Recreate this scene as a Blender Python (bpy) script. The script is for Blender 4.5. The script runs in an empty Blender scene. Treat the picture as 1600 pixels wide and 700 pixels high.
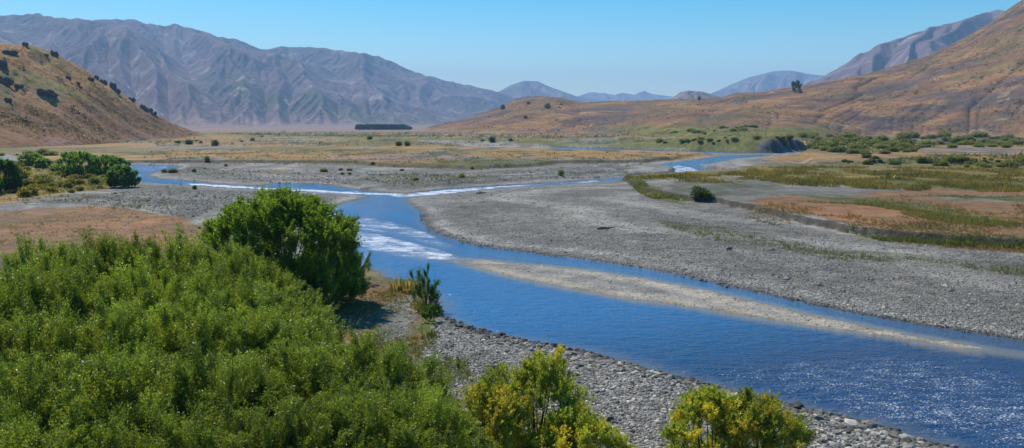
import bpy, math, random, time
import numpy as np
T0 = time.time()
rng = np.random.default_rng(7)
random.seed(7)
F = 1386.0; CH = 14.0; HOR = 192.0
TH = math.atan((350 - HOR) / F); CT, ST = math.cos(TH), math.sin(TH)
sc = bpy.context.scene
COL = sc.collection

# ------------------------------------------------------------------ geometry of the view (photo pixel <-> ground point)
def ray(px, py):
    a = (np.asarray(px, float) - 800) / F; b = (350 - np.asarray(py, float)) / F
    return a, CT + b * ST, -ST + b * CT          # X, Y, Z of the direction
def ground_pt(px, py, z=0.0):
    x, y, zz = ray(px, py)
    s = (z - CH) / zz
    return x * s, y * s
def az_of(px, py=HOR):
    x, y, _ = ray(px, py); return np.arctan2(x, y)
def elev_of(px, py):
    x, y, z = ray(px, py); return z / np.hypot(x, y)
def project(X, Y, Z=0.0):
    Yc = np.maximum(Y * CT - (Z - CH) * ST, 0.5)   # forward depth
    up = Y * ST + (Z - CH) * CT
    return 800 + F * X / Yc, 350 - F * up / Yc

# ------------------------------------------------------------------ noise
def _h(ix, iy, s):
    h = (ix.astype(np.int64) * 374761393 + iy.astype(np.int64) * 668265263 + s * 1274126177) & 0xffffffff
    h = ((h ^ (h >> 13)) * 1274126177) & 0xffffffff
    h = (h ^ (h >> 16)) & 0xffffffff
    return h
_pr = np.random.default_rng(1234); _PERM = _pr.permutation(512).astype(np.int32); _PERM = np.concatenate([_PERM, _PERM])
_ga = _pr.uniform(0, 2 * math.pi, 512); _GXT, _GYT = (np.cos(_ga) * 1.5).astype(np.float32), (np.sin(_ga) * 1.5).astype(np.float32)
def noise(x, y, s=0):
    x = np.asarray(x, float); y = np.asarray(y, float)
    fx_ = np.floor(x); fy_ = np.floor(y); fx = (x - fx_).astype(np.float32); fy = (y - fy_).astype(np.float32)
    ix = (fx_.astype(np.int64) + s * 57) & 511; iy = (fy_.astype(np.int64) + s * 131) & 511
    u = fx * fx * fx * (fx * (fx * 6 - 15) + 10); v = fy * fy * fy * (fy * (fy * 6 - 15) + 10)
    p0 = _PERM[ix]; p1 = _PERM[(ix + 1) & 511]; iy1 = (iy + 1) & 511
    a, b, c, d = (p0 + iy) & 511, (p1 + iy) & 511, (p0 + iy1) & 511, (p1 + iy1) & 511
    a, b, c, d = _PERM[a], _PERM[b], _PERM[c], _PERM[d]
    n00 = _GXT[a] * fx + _GYT[a] * fy; n10 = _GXT[b] * (fx - 1) + _GYT[b] * fy
    n01 = _GXT[c] * fx + _GYT[c] * (fy - 1); n11 = _GXT[d] * (fx - 1) + _GYT[d] * (fy - 1)
    l0 = n00 + u * (n10 - n00); l1 = n01 + u * (n11 - n01)
    return l0 + v * (l1 - l0)
def fbm(x, y, o=4, s=0, g=0.5):
    r = 0; a = 1; t = 0
    for k in range(o):
        r = r + a * noise(x, y, s + k * 17); t += a; a *= g
        x, y = x * 1.93 + y * 0.31 + 3.7, y * 1.93 - x * 0.31 + 1.3
    return r / t
def ss(a, b, x):
    t = np.clip((x - a) / (b - a), 0, 1); return t * t * (3 - 2 * t)
def mixc(c, k, w):
    w = np.clip(w, 0, 1)[..., None]; return c * (1 - w) + np.array(k) * w

def erosion(x, y, gx, gy, wl, amp, octs, seed):
    """gullies that run down the slope; returns height change"""
    H = np.zeros_like(x); f = 1.0 / wl; a = amp
    for o in range(octs):
        L = np.hypot(gx, gy) + 1e-6
        sx, sy = -gy / L, gx / L
        st = ss(0.02, 0.35, L)
        px, py = x * f, y * f
        cx, cy = np.floor(px), np.floor(py)
        C = 0; S = 0; W = 0
        for i in (-1, 0, 1, 2):
            for j in (-1, 0, 1, 2):
                ox, oy = cx + i, cy + j
                h = _h(ox, oy, seed + o * 31)
                qx = ox + ((h & 0xffff) / 65535.0 - 0.5) * 0.9; qy = oy + ((h >> 16) / 65535.0 - 0.5) * 0.9
                vx, vy = px - qx, py - qy
                w = np.exp(-2.0 * (vx * vx + vy * vy))
                ph = (vx * sx + vy * sy) * 2 * math.pi
                C = C + np.cos(ph) * w; S = S - np.sin(ph) * w; W = W + w
        C = C / W; S = S / W
        m = np.sqrt(C * C + S * S) + 0.15
        C = C / m; S = S / m
        H = H + a * C * st
        k = a * f * 2 * math.pi * st
        gx = gx + k * S * sx; gy = gy + k * S * sy
        a *= 0.47; f *= 1.95
    return H

# ------------------------------------------------------------------ mesh helpers
def np_mesh(name, V, Fc, cols=None, attrs=None, smooth=True):
    me = bpy.data.meshes.new(name)
    V = np.ascontiguousarray(V, dtype=np.float32)
    k = Fc.shape[1]; n = len(Fc)
    me.vertices.add(len(V)); me.vertices.foreach_set('co', V.ravel())
    me.loops.add(n * k); me.loops.foreach_set('vertex_index', np.ascontiguousarray(Fc, dtype=np.int32).ravel())
    me.polygons.add(n)
    me.polygons.foreach_set('loop_start', np.arange(0, n * k, k, dtype=np.int32))
    me.polygons.foreach_set('loop_total', np.full(n, k, dtype=np.int32))
    me.polygons.foreach_set('use_smooth', np.full(n, bool(smooth)))
    me.update(calc_edges=True)
    if cols is not None:
        a = me.color_attributes.new('Col', 'FLOAT_COLOR', 'POINT')
        c = np.ones((len(V), 4), dtype=np.float32); c[:, :3] = cols
        a.data.foreach_set('color', c.ravel())
    for nm, arr in (attrs or {}).items():
        a = me.attributes.new(nm, 'FLOAT', 'POINT'); a.data.foreach_set('value', np.ascontiguousarray(arr, dtype=np.float32).ravel())
    return me
def link(name, me, mat=None, parent=None, loc=None):
    o = bpy.data.objects.new(name, me); COL.objects.link(o)
    if mat and not me.materials: me.materials.append(mat)
    if parent: o.parent = parent
    if loc is not None: o.location = loc
    return o
def tag(o, label=None, cat=None, group=None, kind=None):
    for k, v in (('label', label), ('category', cat), ('group', group), ('kind', kind)):
        if v: o[k] = v
    return o
def empty(name, loc, rz=0.0, s=1.0):
    o = bpy.data.objects.new(name, None); COL.objects.link(o); o.location = loc; o.rotation_euler.z = rz; o.scale = (s, s, s) if not hasattr(s, '__len__') else s
    o.empty_display_size = 0.3
    return o
def grid_faces(nr, nc):
    i = np.arange(nr - 1)[:, None] * nc + np.arange(nc - 1)[None]
    return np.stack([i, i + nc, i + nc + 1, i + 1], -1).reshape(-1, 4)[:, ::-1]

# ------------------------------------------------------------------ materials
def mat_new(name):
    m = bpy.data.materials.new(name); m.use_nodes = True
    nt = m.node_tree; b = nt.nodes['Principled BSDF']
    return m, nt, b
def N(nt, t, **kw):
    n = nt.nodes.new(t)
    for k, v in kw.items(): setattr(n, k, v)
    return n
def mth(nt, op, a, b=None, c=None, clamp=False):
    n = N(nt, 'ShaderNodeMath', operation=op); n.use_clamp = clamp
    for i, v in enumerate((a, b, c)):
        if v is None: continue
        if isinstance(v, (int, float)): n.inputs[i].default_value = v
        else: nt.links.new(v, n.inputs[i])
    return n.outputs[0]
def vmul(nt, col, f):
    n = N(nt, 'ShaderNodeVectorMath', operation='SCALE'); nt.links.new(col, n.inputs[0]); nt.links.new(f, n.inputs['Scale']); return n.outputs[0]
def noise_n(nt, pos, scale, detail=4, rough=0.55, stretch=None):
    n = N(nt, 'ShaderNodeTexNoise'); n.inputs['Scale'].default_value = scale; n.inputs['Detail'].default_value = detail; n.inputs['Roughness'].default_value = rough
    if stretch:
        mp = N(nt, 'ShaderNodeMapping'); mp.inputs['Scale'].default_value = stretch; nt.links.new(pos, mp.inputs[0]); pos = mp.outputs[0]
    nt.links.new(pos, n.inputs['Vector']); return n.outputs['Fac']
def rng_n(nt, v, a, b, c, d):
    n = N(nt, 'ShaderNodeMapRange'); nt.links.new(v, n.inputs[0])
    for i, q in enumerate((a, b, c, d)): n.inputs[i + 1].default_value = q
    return n.outputs[0]

def terrain_mat(name, scales, amp=0.35, bump=1.0, bscale=0.05, speck=0.0, speck_scale=0.1):
    m, nt, b = mat_new(name)
    at = N(nt, 'ShaderNodeAttribute', attribute_name='Col')
    geo = N(nt, 'ShaderNodeNewGeometry'); pos = geo.outputs['Position']
    f = None
    for s in scales:
        n = rng_n(nt, noise_n(nt, pos, s, 6, 0.62), 0.3, 0.7, 1 - amp, 1 + amp)
        f = n if f is None else mth(nt, 'MULTIPLY', f, n)
    if speck:
        v = N(nt, 'ShaderNodeTexVoronoi'); v.inputs['Scale'].default_value = speck_scale; nt.links.new(pos, v.inputs['Vector'])
        big = noise_n(nt, pos, speck_scale * 0.12, 3)
        thr = rng_n(nt, big, 0.42, 0.68, 0.02, 0.42)
        d = mth(nt, 'LESS_THAN', v.outputs['Distance'], thr)
        f = mth(nt, 'MULTIPLY', f, mth(nt, 'SUBTRACT', 1.0, mth(nt, 'MULTIPLY', d, speck)))
    nt.links.new(vmul(nt, at.outputs['Color'], f), b.inputs['Base Color'])
    b.inputs['Roughness'].default_value = 0.95; b.inputs['Specular IOR Level'].default_value = 0.1
    bp = N(nt, 'ShaderNodeBump'); bp.inputs['Strength'].default_value = 1.0; bp.inputs['Distance'].default_value = bump
    nt.links.new(noise_n(nt, pos, bscale, 8, 0.6), bp.inputs['Height']); nt.links.new(bp.outputs[0], b.inputs['Normal'])
    return m

def ground_mat():
    m, nt, b = mat_new('ground_cover')
    at = N(nt, 'ShaderNodeAttribute', attribute_name='Col'); ga = N(nt, 'ShaderNodeAttribute', attribute_name='grav').outputs['Fac']
    pos = N(nt, 'ShaderNodeNewGeometry').outputs['Position']
    def vor(s):
        v = N(nt, 'ShaderNodeTexVoronoi'); v.inputs['Scale'].default_value = s; nt.links.new(pos, v.inputs['Vector']); return v
    v1, v2, v3 = vor(7.5), vor(3.2), vor(0.9)
    def cellv(v, lo, hi):
        s = N(nt, 'ShaderNodeSeparateColor'); nt.links.new(v.outputs['Color'], s.inputs[0]); return rng_n(nt, s.outputs[0], 0, 1, lo, hi)
    g = mth(nt, 'MULTIPLY', cellv(v1, 0.72, 1.28), cellv(v2, 0.84, 1.16))
    g = mth(nt, 'MULTIPLY', g, cellv(v3, 0.9, 1.1))
    # dark gaps between stones
    gap = rng_n(nt, v1.outputs['Distance'], 0.35, 0.75, 1.0, 0.45)
    g = mth(nt, 'MULTIPLY', g, gap)
    gm = mth(nt, 'ADD', mth(nt, 'MULTIPLY', g, ga), mth(nt, 'SUBTRACT', 1.0, ga))
    n1 = rng_n(nt, noise_n(nt, pos, 0.35, 8, 0.65), 0.3, 0.7, 0.62, 1.38)
    n2 = rng_n(nt, noise_n(nt, pos, 0.06, 6, 0.6), 0.3, 0.7, 0.78, 1.22)
    n3 = rng_n(nt, noise_n(nt, pos, 3.0, 4, 0.7), 0.3, 0.7, 0.7, 1.3)
    f = mth(nt, 'MULTIPLY', mth(nt, 'MULTIPLY', n1, n2), n3)
    f = mth(nt, 'MULTIPLY', f, gm)
    nt.links.new(vmul(nt, at.outputs['Color'], f), b.inputs['Base Color'])
    b.inputs['Roughness'].default_value = 0.9; b.inputs['Specular IOR Level'].default_value = 0.2
    hgt = mth(nt, 'ADD', mth(nt, 'MULTIPLY', mth(nt, 'SUBTRACT', 1.0, v1.outputs['Distance']), mth(nt, 'MULTIPLY', ga, 0.06)), mth(nt, 'MULTIPLY', mth(nt, 'SUBTRACT', 1.0, v2.outputs['Distance']), mth(nt, 'MULTIPLY', ga, 0.10)))
    hgt = mth(nt, 'ADD', hgt, mth(nt, 'MULTIPLY', noise_n(nt, pos, 1.6, 6, 0.65), 0.35))
    bp = N(nt, 'ShaderNodeBump'); bp.inputs['Strength'].default_value = 1.0; bp.inputs['Distance'].default_value = 1.0
    nt.links.new(hgt, bp.inputs['Height']); nt.links.new(bp.outputs[0], b.inputs['Normal'])
    return m

def water_mat():
    m, nt, b = mat_new('river_water')
    pos = N(nt, 'ShaderNodeNewGeometry').outputs['Position']
    fo = N(nt, 'ShaderNodeAttribute', attribute_name='foam_glint').outputs['Fac']
    sh = N(nt, 'ShaderNodeAttribute', attribute_name='shallow').outputs['Fac']
    mix = N(nt, 'ShaderNodeMix', data_type='RGBA'); mix.inputs['A'].default_value = (0.008, 0.074, 0.205, 1); mix.inputs['B'].default_value = (0.17, 0.155, 0.135, 1)
    nt.links.new(sh, mix.inputs['Factor'])
    nd = N(nt, 'ShaderNodeAttribute', attribute_name='near_dark').outputs['Fac']
    mnd = N(nt, 'ShaderNodeMix', data_type='RGBA'); mnd.inputs['A'].default_value = (0.013, 0.132, 0.33, 1); mnd.inputs['B'].default_value = (0.008, 0.052, 0.145, 1)  # base colour darkens toward the viewer, weaker sky reflection painted in
    nt.links.new(nd, mnd.inputs['Factor']); nt.links.new(mnd.outputs['Result'], mix.inputs['A'])
    nn = noise_n(nt, pos, 1.3, 6, 0.7, (0.75, 1.15, 1)); n2 = noise_n(nt, pos, 9.0, 4, 0.75, (0.8, 1.3, 1))
    nmix = mth(nt, 'ADD', mth(nt, 'MULTIPLY', nn, 0.3), mth(nt, 'MULTIPLY', n2, 0.7))
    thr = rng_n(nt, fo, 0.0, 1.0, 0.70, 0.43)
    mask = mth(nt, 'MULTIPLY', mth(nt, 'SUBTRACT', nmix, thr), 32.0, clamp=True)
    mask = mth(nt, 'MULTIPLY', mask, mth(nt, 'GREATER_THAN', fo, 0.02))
    mx2 = N(nt, 'ShaderNodeMix', data_type='RGBA'); mx2.inputs['B'].default_value = (0.70, 0.72, 0.77, 1)  # white of the foam and of the painted sun glitter
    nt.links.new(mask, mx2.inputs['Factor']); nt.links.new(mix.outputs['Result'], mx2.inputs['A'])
    nt.links.new(mx2.outputs['Result'], b.inputs['Base Color'])
    nt.links.new(rng_n(nt, mask, 0, 1, 0.09, 0.6), b.inputs['Roughness']); b.inputs['IOR'].default_value = 1.33
    h = mth(nt, 'ADD', mth(nt, 'MULTIPLY', noise_n(nt, pos, 0.9, 4, 0.6, (0.8, 1.2, 1)), 0.55), mth(nt, 'MULTIPLY', noise_n(nt, pos, 3.2, 3, 0.6), 0.20))
    h = mth(nt, 'MULTIPLY', h, rng_n(nt, fo, 0, 1, 0.55, 1.5))
    h = mth(nt, 'MULTIPLY', h, rng_n(nt, sh, 0, 1, 1.0, 0.35))
    bp = N(nt, 'ShaderNodeBump'); bp.inputs['Strength'].default_value = 1.0; bp.inputs['Distance'].default_value = 1.0
    nt.links.new(h, bp.inputs['Height']); nt.links.new(bp.outputs[0], b.inputs['Normal'])
    return m

def leaf_mat(name, gloss=0.32, trans=0.45):
    m, nt, b = mat_new(name)
    at = N(nt, 'ShaderNodeAttribute', attribute_name='Col')
    oi = N(nt, 'ShaderNodeObjectInfo')
    f = rng_n(nt, oi.outputs['Random'], 0, 1, 0.82, 1.18)
    c = vmul(nt, at.outputs['Color'], f)
    nt.links.new(c, b.inputs['Base Color']); b.inputs['Roughness'].default_value = 0.36; b.inputs['Specular IOR Level'].default_value = gloss
    tr = N(nt, 'ShaderNodeBsdfTranslucent')
    tc = N(nt, 'ShaderNodeVectorMath', operation='MULTIPLY'); tc.inputs[1].default_value = (1.7, 1.9, 0.9); nt.links.new(c, tc.inputs[0])
    nt.links.new(tc.outputs[0], tr.inputs['Color'])
    ms = N(nt, 'ShaderNodeMixShader'); ms.inputs[0].default_value = trans
    nt.links.new(b.outputs[0], ms.inputs[1]); nt.links.new(tr.outputs[0], ms.inputs[2])
    nt.links.new(ms.outputs[0], nt.nodes['Material Output'].inputs['Surface'])
    return m
def simple_mat(name, c1, c2, scale, rough=0.9, bump=0.02, attr=False):
    m, nt, b = mat_new(name)
    pos = N(nt, 'ShaderNodeNewGeometry').outputs['Position']
    n = noise_n(nt, pos, scale, 6, 0.65)
    mix = N(nt, 'ShaderNodeMix', data_type='RGBA'); mix.inputs['A'].default_value = (*c1, 1); mix.inputs['B'].default_value = (*c2, 1)
    nt.links.new(rng_n(nt, n, 0.3, 0.7, 0, 1), mix.inputs['Factor'])
    c = mix.outputs['Result']
    if attr:
        at = N(nt, 'ShaderNodeAttribute', attribute_name='Col')
        mm = N(nt, 'ShaderNodeMix', data_type='RGBA', blend_type='MULTIPLY'); mm.inputs['Factor'].default_value = 1
        nt.links.new(c, mm.inputs['A']); nt.links.new(at.outputs['Color'], mm.inputs['B']); c = mm.outputs['Result']
    nt.links.new(c, b.inputs['Base Color']); b.inputs['Roughness'].default_value = rough; b.inputs['Specular IOR Level'].default_value = 0.25
    bp = N(nt, 'ShaderNodeBump'); bp.inputs['Distance'].default_value = bump; nt.links.new(n, bp.inputs['Height']); nt.links.new(bp.outputs[0], b.inputs['Normal'])
    return m

M_ground = ground_mat(); M_water = water_mat()
M_leaf = leaf_mat('willow_leaves'); M_shrub = leaf_mat('shrub_leaves', 0.2, 0.45); M_grass = leaf_mat('dry_grass', 0.15, 0.35)
M_bark = simple_mat('willow_bark', (0.035, 0.028, 0.02), (0.085, 0.07, 0.055), 6.0)
M_stone = simple_mat('river_stone', (0.75, 0.75, 0.75), (1.25, 1.22, 1.2), 3.0, 0.8, 0.01, attr=True)
M_rock = simple_mat('dark_schist', (0.035, 0.033, 0.035), (0.10, 0.092, 0.09), 0.6, 0.95, 0.4)
M_log = simple_mat('weathered_wood', (0.07, 0.06, 0.05), (0.16, 0.14, 0.12), 5.0)
M_road = simple_mat('gravel_track', (0.16, 0.15, 0.14), (0.22, 0.205, 0.19), 0.5)

# ------------------------------------------------------------------ ground cover map (polygons traced on the valley floor)
CX0, CX1, CY0, CY1 = -700, 2300, 192, 1100
def raster(poly, rx, ry):
    """soft mask of a traced polygon on its own cropped canvas, 1 px (x) by 0.5 px (y)"""
    P = np.array(poly, float); Q = np.roll(P, -1, 0)
    X0 = int(max(CX0, P[:, 0].min() - 2 * rx - 3)); X1 = int(min(CX1, P[:, 0].max() + 2 * rx + 3))
    Y0 = max(CY0, math.floor(P[:, 1].min()) - ry - 2); Y1 = min(CY1, math.ceil(P[:, 1].max()) + ry + 2)
    xs = np.arange(X0, X1, 1.0) + 0.5; ys = np.arange(Y0, Y1, 0.5) + 0.25
    M = np.zeros((len(ys), len(xs)), np.float32)
    for r, y in enumerate(ys):
        c = (P[:, 1] > y) != (Q[:, 1] > y)
        if not c.any(): continue
        xc = np.sort(P[c, 0] + (y - P[c, 1]) / (Q[c, 1] - P[c, 1]) * (Q[c, 0] - P[c, 0]))
        for k in range(0, len(xc) - 1, 2):
            i0 = int(max(0, math.ceil(xc[k] - X0 - 0.5))); i1 = int(min(len(xs), math.floor(xc[k + 1] - X0 - 0.5) + 1))
            if i1 > i0: M[r, i0:i1] = 1
    for ax, r in ((1, rx), (0, ry)):
        for _ in range(2):
            pad = [(0, 0), (0, 0)]; pad[ax] = (r + 1, r)
            c = np.cumsum(np.pad(M, pad, mode='edge'), axis=ax, dtype=np.float64); n = M.shape[ax]
            M = ((c[2 * r + 1:2 * r + 1 + n] - c[:n]) if ax == 0 else (c[:, 2 * r + 1:2 * r + 1 + n] - c[:, :n])).astype(np.float32) / (2 * r + 1)
    return M, X0, Y0
def sample(A, px, py):
    A, X0, Y0 = A
    i = (px - X0).astype(int); j = ((py - Y0) * 2).astype(int)
    ok = (i >= 0) & (i < A.shape[1]) & (j >= 0) & (j < A.shape[0]); out = np.zeros(px.shape, np.float32)
    out[ok] = A[j[ok], i[ok]]; return out

# name: (colour a, colour b, gravel weight)
CLS = {
 'gravel':  ((0.228, 0.202, 0.172), (0.276, 0.247, 0.210), 1.0),
 'pebble':  ((0.25, 0.228, 0.195), (0.34, 0.31, 0.262), 1.0),
 'sand':    ((0.44, 0.36, 0.27), (0.50, 0.44, 0.36), 0.25),
 'dry':     ((0.30, 0.175, 0.055), (0.20, 0.142, 0.045), 0.0),
 'red':     ((0.285, 0.135, 0.060), (0.205, 0.115, 0.055), 0.12),
 'olive':   ((0.13, 0.12, 0.032), (0.085, 0.10, 0.028), 0.0),
 'reed':    ((0.235, 0.155, 0.04), (0.145, 0.12, 0.03), 0.0),
 'green':   ((0.13, 0.135, 0.030), (0.085, 0.10, 0.024), 0.0),
 'pink':    ((0.28, 0.175, 0.135), (0.22, 0.15, 0.115), 0.0),
 'tan':     ((0.30, 0.172, 0.075), (0.21, 0.132, 0.055), 0.1),
 'sparse':  ((0.20, 0.18, 0.155), (0.11, 0.11, 0.045), 0.7),
 'mauve':   ((0.21, 0.135, 0.115), (0.17, 0.12, 0.10), 0.0),
 'litter':  ((0.10, 0.075, 0.04), (0.14, 0.11, 0.05), 0.0),
}
LAY = [
 ('dry', 3, 1, [(-700,204),(1010,204),(1010,226),(860,228),(860,236),(1000,238),(1115,243),(1050,252),(1000,256),(870,256),(840,262),(740,266),(600,264),(560,258),(420,256),(200,256),(-700,262)]),
 ('tan', 6, 1, [(940,204),(2300,204),(2300,270),(1600,264),(1400,262),(1250,262),(1180,250),(1230,246),(1260,238),(1200,238),(1000,232),(940,226)]),
 ('pink', 6, 1, [(-700,192),(2300,192),(2300,206),(-700,207)]),
 ('olive', 4, 1, [(380,208.5),(640,209),(1000,210),(1000,216),(860,218),(640,216),(420,216),(330,212)]),
 ('reed', 6, 1, [(330,229),(470,228),(600,231),(660,236),(560,241),(400,240),(330,236)]),
 ('pink', 6, 1, [(480,245),(700,244),(760,250),(640,258),(520,256)]),
 ('olive', 6, 1, [(650,264),(690,258),(760,252),(860,250),(1000,244),(1100,240),(1115,243),(1050,252),(1000,256),(870,257),(840,262),(740,266)]),
 ('dry', 8, 1, [(930,246),(1040,246),(1050,250),(1000,254),(930,254)]),
 ('gravel', 6, 1, [(640,223),(760,223),(860,226),(1000,231),(1245,236),(1262,246),(1180,250),(1130,246),(1110,240),(1000,236),(930,238),(860,234),(740,231)]),
 ('gravel', 6, 1, [(380,220),(480,219),(560,222),(480,224),(380,223)]),
 ('green', 5, 1, [(930,214),(1000,208),(1100,204),(1180,204),(1260,208),(1262,222),(1200,237),(1080,231),(1000,230),(930,224)]),
 ('reed', 5, 1, [(980,226),(1100,228),(1200,233),(1200,238),(1080,233),(980,230)]),
 ('olive', 5, 1, [(1260,212),(1340,214),(1420,222),(1460,236),(1400,246),(1300,242),(1262,236)]),
 ('olive', 5, 1, [(1380,222),(1450,219),(1600,222),(2300,226),(2300,236),(1600,232),(1460,234),(1400,232)]),
 ('mauve', 5, 1, [(1440,235),(1500,233),(1600,236),(2300,240),(2300,252),(1600,246),(1500,248),(1440,244)]),
 ('olive', 5, 1, [(1190,247),(1260,242),(1300,245),(1270,251),(1200,251)]),
 ('olive', 5, 1, [(1370,262),(1420,249),(1500,247),(1600,250),(2300,255),(2300,270),(1600,264),(1450,262)]),
 ('reed', 5, 1, [(1160,267),(1200,262),(1250,261),(1400,262),(1600,265),(2300,272),(2300,300),(1600,294),(1480,292),(1280,288),(1180,284),(1080,283),(1000,281),(975,277),(1040,275),(1140,272)]),
 ('green', 4, 1, [(1280,286),(1400,288),(1500,290),(1600,294),(2300,300),(2300,310),(1600,303),(1480,303),(1280,296),(1180,291),(1080,288),(1180,286)]),
 ('sparse', 6, 2, [(1060,292),(1200,293),(1280,297),(1440,303),(1440,318),(1330,318),(1200,317),(1100,317),(1040,306)]),
 ('gravel', 8, 1, [(1210,296),(1300,298),(1420,305),(1420,316),(1340,318),(1240,308)]),
 ('red', 8, 2, [(1165,328),(1200,317),(1300,320),(1400,308),(1450,303),(1600,306),(2300,320),(2300,430),(1600,390),(1500,382),(1400,374),(1340,369),(1280,354),(1200,339)]),
 ('olive', 10, 1, [(1440,302),(1600,304),(1600,310),(1500,308)]),
 ('sparse', 14, 2, [(1440,314),(1600,318),(1600,328),(1500,326)]),
 ('olive', 6, 1, [(1255,317),(1330,320),(1400,325),(1480,337),(1540,350),(1600,354),(1540,357),(1470,350),(1400,336),(1300,325)]),
 ('olive', 6, 1, [(1480,316),(1600,320),(1600,324),(1500,321)]),
 ('green', 3, 1, [(1335,372),(1420,376),(1500,382),(1600,388),(2300,422),(2300,428),(1600,392),(1500,387),(1420,381),(1345,376)]),
 ('sparse', 6, 2, [(1030,345),(1130,362),(1200,374),(1290,392),(1400,402),(1500,412),(1600,418),(2300,450),(2300,470),(1600,437),(1500,434),(1380,416),(1280,404),(1200,388),(1120,380),(1040,358)]),
 ('olive', 3, 1, [(970,278),(1000,286),(1012,298),(1040,309),(1075,317),(1065,321),(1030,316),(1000,304),(985,290),(968,284)]),
 ('reed', 4, 1, [(985,279),(1080,284),(1200,288),(1100,290),(1010,288)]),
 ('dry', 8, 1, [(395,272),(440,267),(460,270),(420,275)]),
 ('sparse', 10, 2, [(580,277),(640,274),(720,277),(800,278),(760,286),(690,291),(640,296),(600,292),(560,284)]),
 ('sparse', 6, 1, [(300,262),(340,265),(360,270),(320,271),(262,270)]),
 # left bank
 ('reed', 5, 2, [(-700,250),(60,248),(180,258),(212,268),(216,286),(165,299),(90,305),(0,322),(-700,350)]),
 ('dry', 8, 2, [(-700,300),(0,296),(170,284),(165,299),(90,306),(0,324),(-700,350)]),
 ('red', 8, 3, [(-700,336),(0,336),(120,326),(200,328),(290,345),(345,372),(345,410),(300,600),(-700,900)]),
 ('litter', 20, 8, [(-700,420),(100,400),(330,400),(450,480),(520,520),(640,600),(680,720),(720,1100),(-700,1100)]),
 ('red', 8, 4, [(470,430),(560,423),(596,421),(625,440),(655,452),(668,470),(662,500),(685,530),(655,560),(640,610),(560,560),(440,520)]),
 ('sparse', 12, 5, [(590,480),(640,458),(652,480),(650,540),(640,590),(600,560),(580,520)]),
 ('reed', 4, 2, [(575,420),(600,421),(625,438),(660,448),(650,456),(600,450),(570,440)]),
 ('green', 4, 3, [(640,470),(690,480),(690,500),(675,528),(655,520),(660,495)]),
 ('pebble', 14, 5, [(655,560),(700,500),(800,532),(920,553),(1060,592),(1200,627),(1400,674),(1560,715),(1600,1100),(900,1100),(840,660),(740,580)]),
 ('sparse', 5, 4, [(660,575),(720,565),(735,590),(690,600)]),
]
W_MAIN = [(625,303),(585,306),(522,322),(500,345),(505,385),(560,415),(590,424),(612,434),(624,443),(660,450),(690,472),(692,492),(706,503),(732,515),(770,525),(800,529),(860,540),(920,551),(1000,572),(1060,590),(1130,608),(1200,625),(1260,640),(1330,655),(1400,672),(1470,695),(1530,715),(1700,760),(2300,950),
          (2300,640),(1700,548),(1600,530),(1540,521),(1470,511),(1400,499),(1330,486),(1260,472),(1200,459),(1140,447),(1080,434),(1020,422),(960,412),(900,403),(850,397),(800,391),(740,382),(700,371),(666,358),(661,345),(660,331),(642,322),(634,312),(645,306)]
W_BAR = [(715,408),(760,407),(800,411),(900,420.5),(1000,435),(1100,454),(1200,477),(1300,500),(1400,520),(1470,533),(1530,544),(1510,545),(1470,540),(1400,527),(1300,512.5),(1200,499),(1100,482),(1020,471),(960,463),(900,451),(850,442),(800,432),(760,421)]
W_OTHER = [
 [(190,257),(270,258),(280,261),(262,266),(236,270),(228,274),(240,278),(300,283),(340,288),(400,292),(432,287),(500,288),(560,297),(600,301),(640,303),(620,307),(590,309),(560,304.5),(480,300),(400,296.5),(330,292),(280,289),(240,286),(205,284),(188,275)],
 [(615,304),(640,302),(700,295),(760,291.5),(800,289),(880,284.5),(940,280),(985,276.5),(1050,272.5),(1052,274),(985,279.5),(940,284),(880,288),(800,293),(720,300),(660,307),(630,308)],
 [(1025,258),(1060,253),(1100,248),(1140,243),(1205,241.5),(1195,244),(1150,248),(1120,253),(1095,259),(1105,264),(1145,268),(1140,271),(1095,270),(1062,274),(1048,274),(1056,266),(1036,262)],
 [(860,229),(900,231),(960,232.5),(1060,236),(1240,239),(1240,240.5),(1140,240.5),(1060,237.5),(960,234.5),(900,234),(865,232)],
 [(400,220.6),(480,220.8),(520,222),(480,222.8),(400,222.3)],
]
TERR = [(980,262),(2300,262),(2300,436),(1600,392),(1500,386),(1420,380),(1340,372),(1290,361),(1250,353),(1200,341),(1165,332),(1120,321),(1075,318),(1040,312),(1000,300),(972,281)]
TERR2 = [(150,206),(1010,206),(1005,226),(700,229),(690,231),(860,236),(1000,239),(1105,243),(1040,252),(1000,256),(870,257),(845,262),(740,266),(600,263),(555,257.5),(420,256.5),(230,256),(-300,260),(-300,206)]
TERR3 = [(960,206),(2300,206),(2300,262),(1260,262),(1250,246),(1262,237),(1203,238.5),(1000,231.5),(960,227)]
BANKN = [(560,277),(700,276),(1000,258),(1005,264),(860,281),(760,287),(690,292),(560,298)]

def world_poly(p):
    p = np.array(p, float); x, y = ground_pt(p[:, 0], p[:, 1]); return np.stack([x, y], 1)
def sdf(polys, X, Y):
    """signed distance in metres: negative inside"""
    d2 = np.full(X.shape, 1e18, np.float64); ins = np.zeros(X.shape, bool)
    for P in polys:
        P = world_poly(P); Q = np.roll(P, -1, 0)
        for (ax, ay), (bx, by) in zip(P, Q):
            ex, ey = bx - ax, by - ay; L = ex * ex + ey * ey + 1e-9
            wx, wy = X - ax, Y - ay
            t = np.clip((wx * ex + wy * ey) / L, 0, 1)
            dx = wx - t * ex; dy = wy - t * ey
            np.minimum(d2, dx * dx + dy * dy, out=d2)
            if ay != by:
                c = ((ay > Y) != (by > Y)) & (X < (bx - ax) * (Y - ay) / (by - ay) + ax)
                ins ^= c
    return np.where(ins, -1, 1) * np.sqrt(d2)

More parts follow.
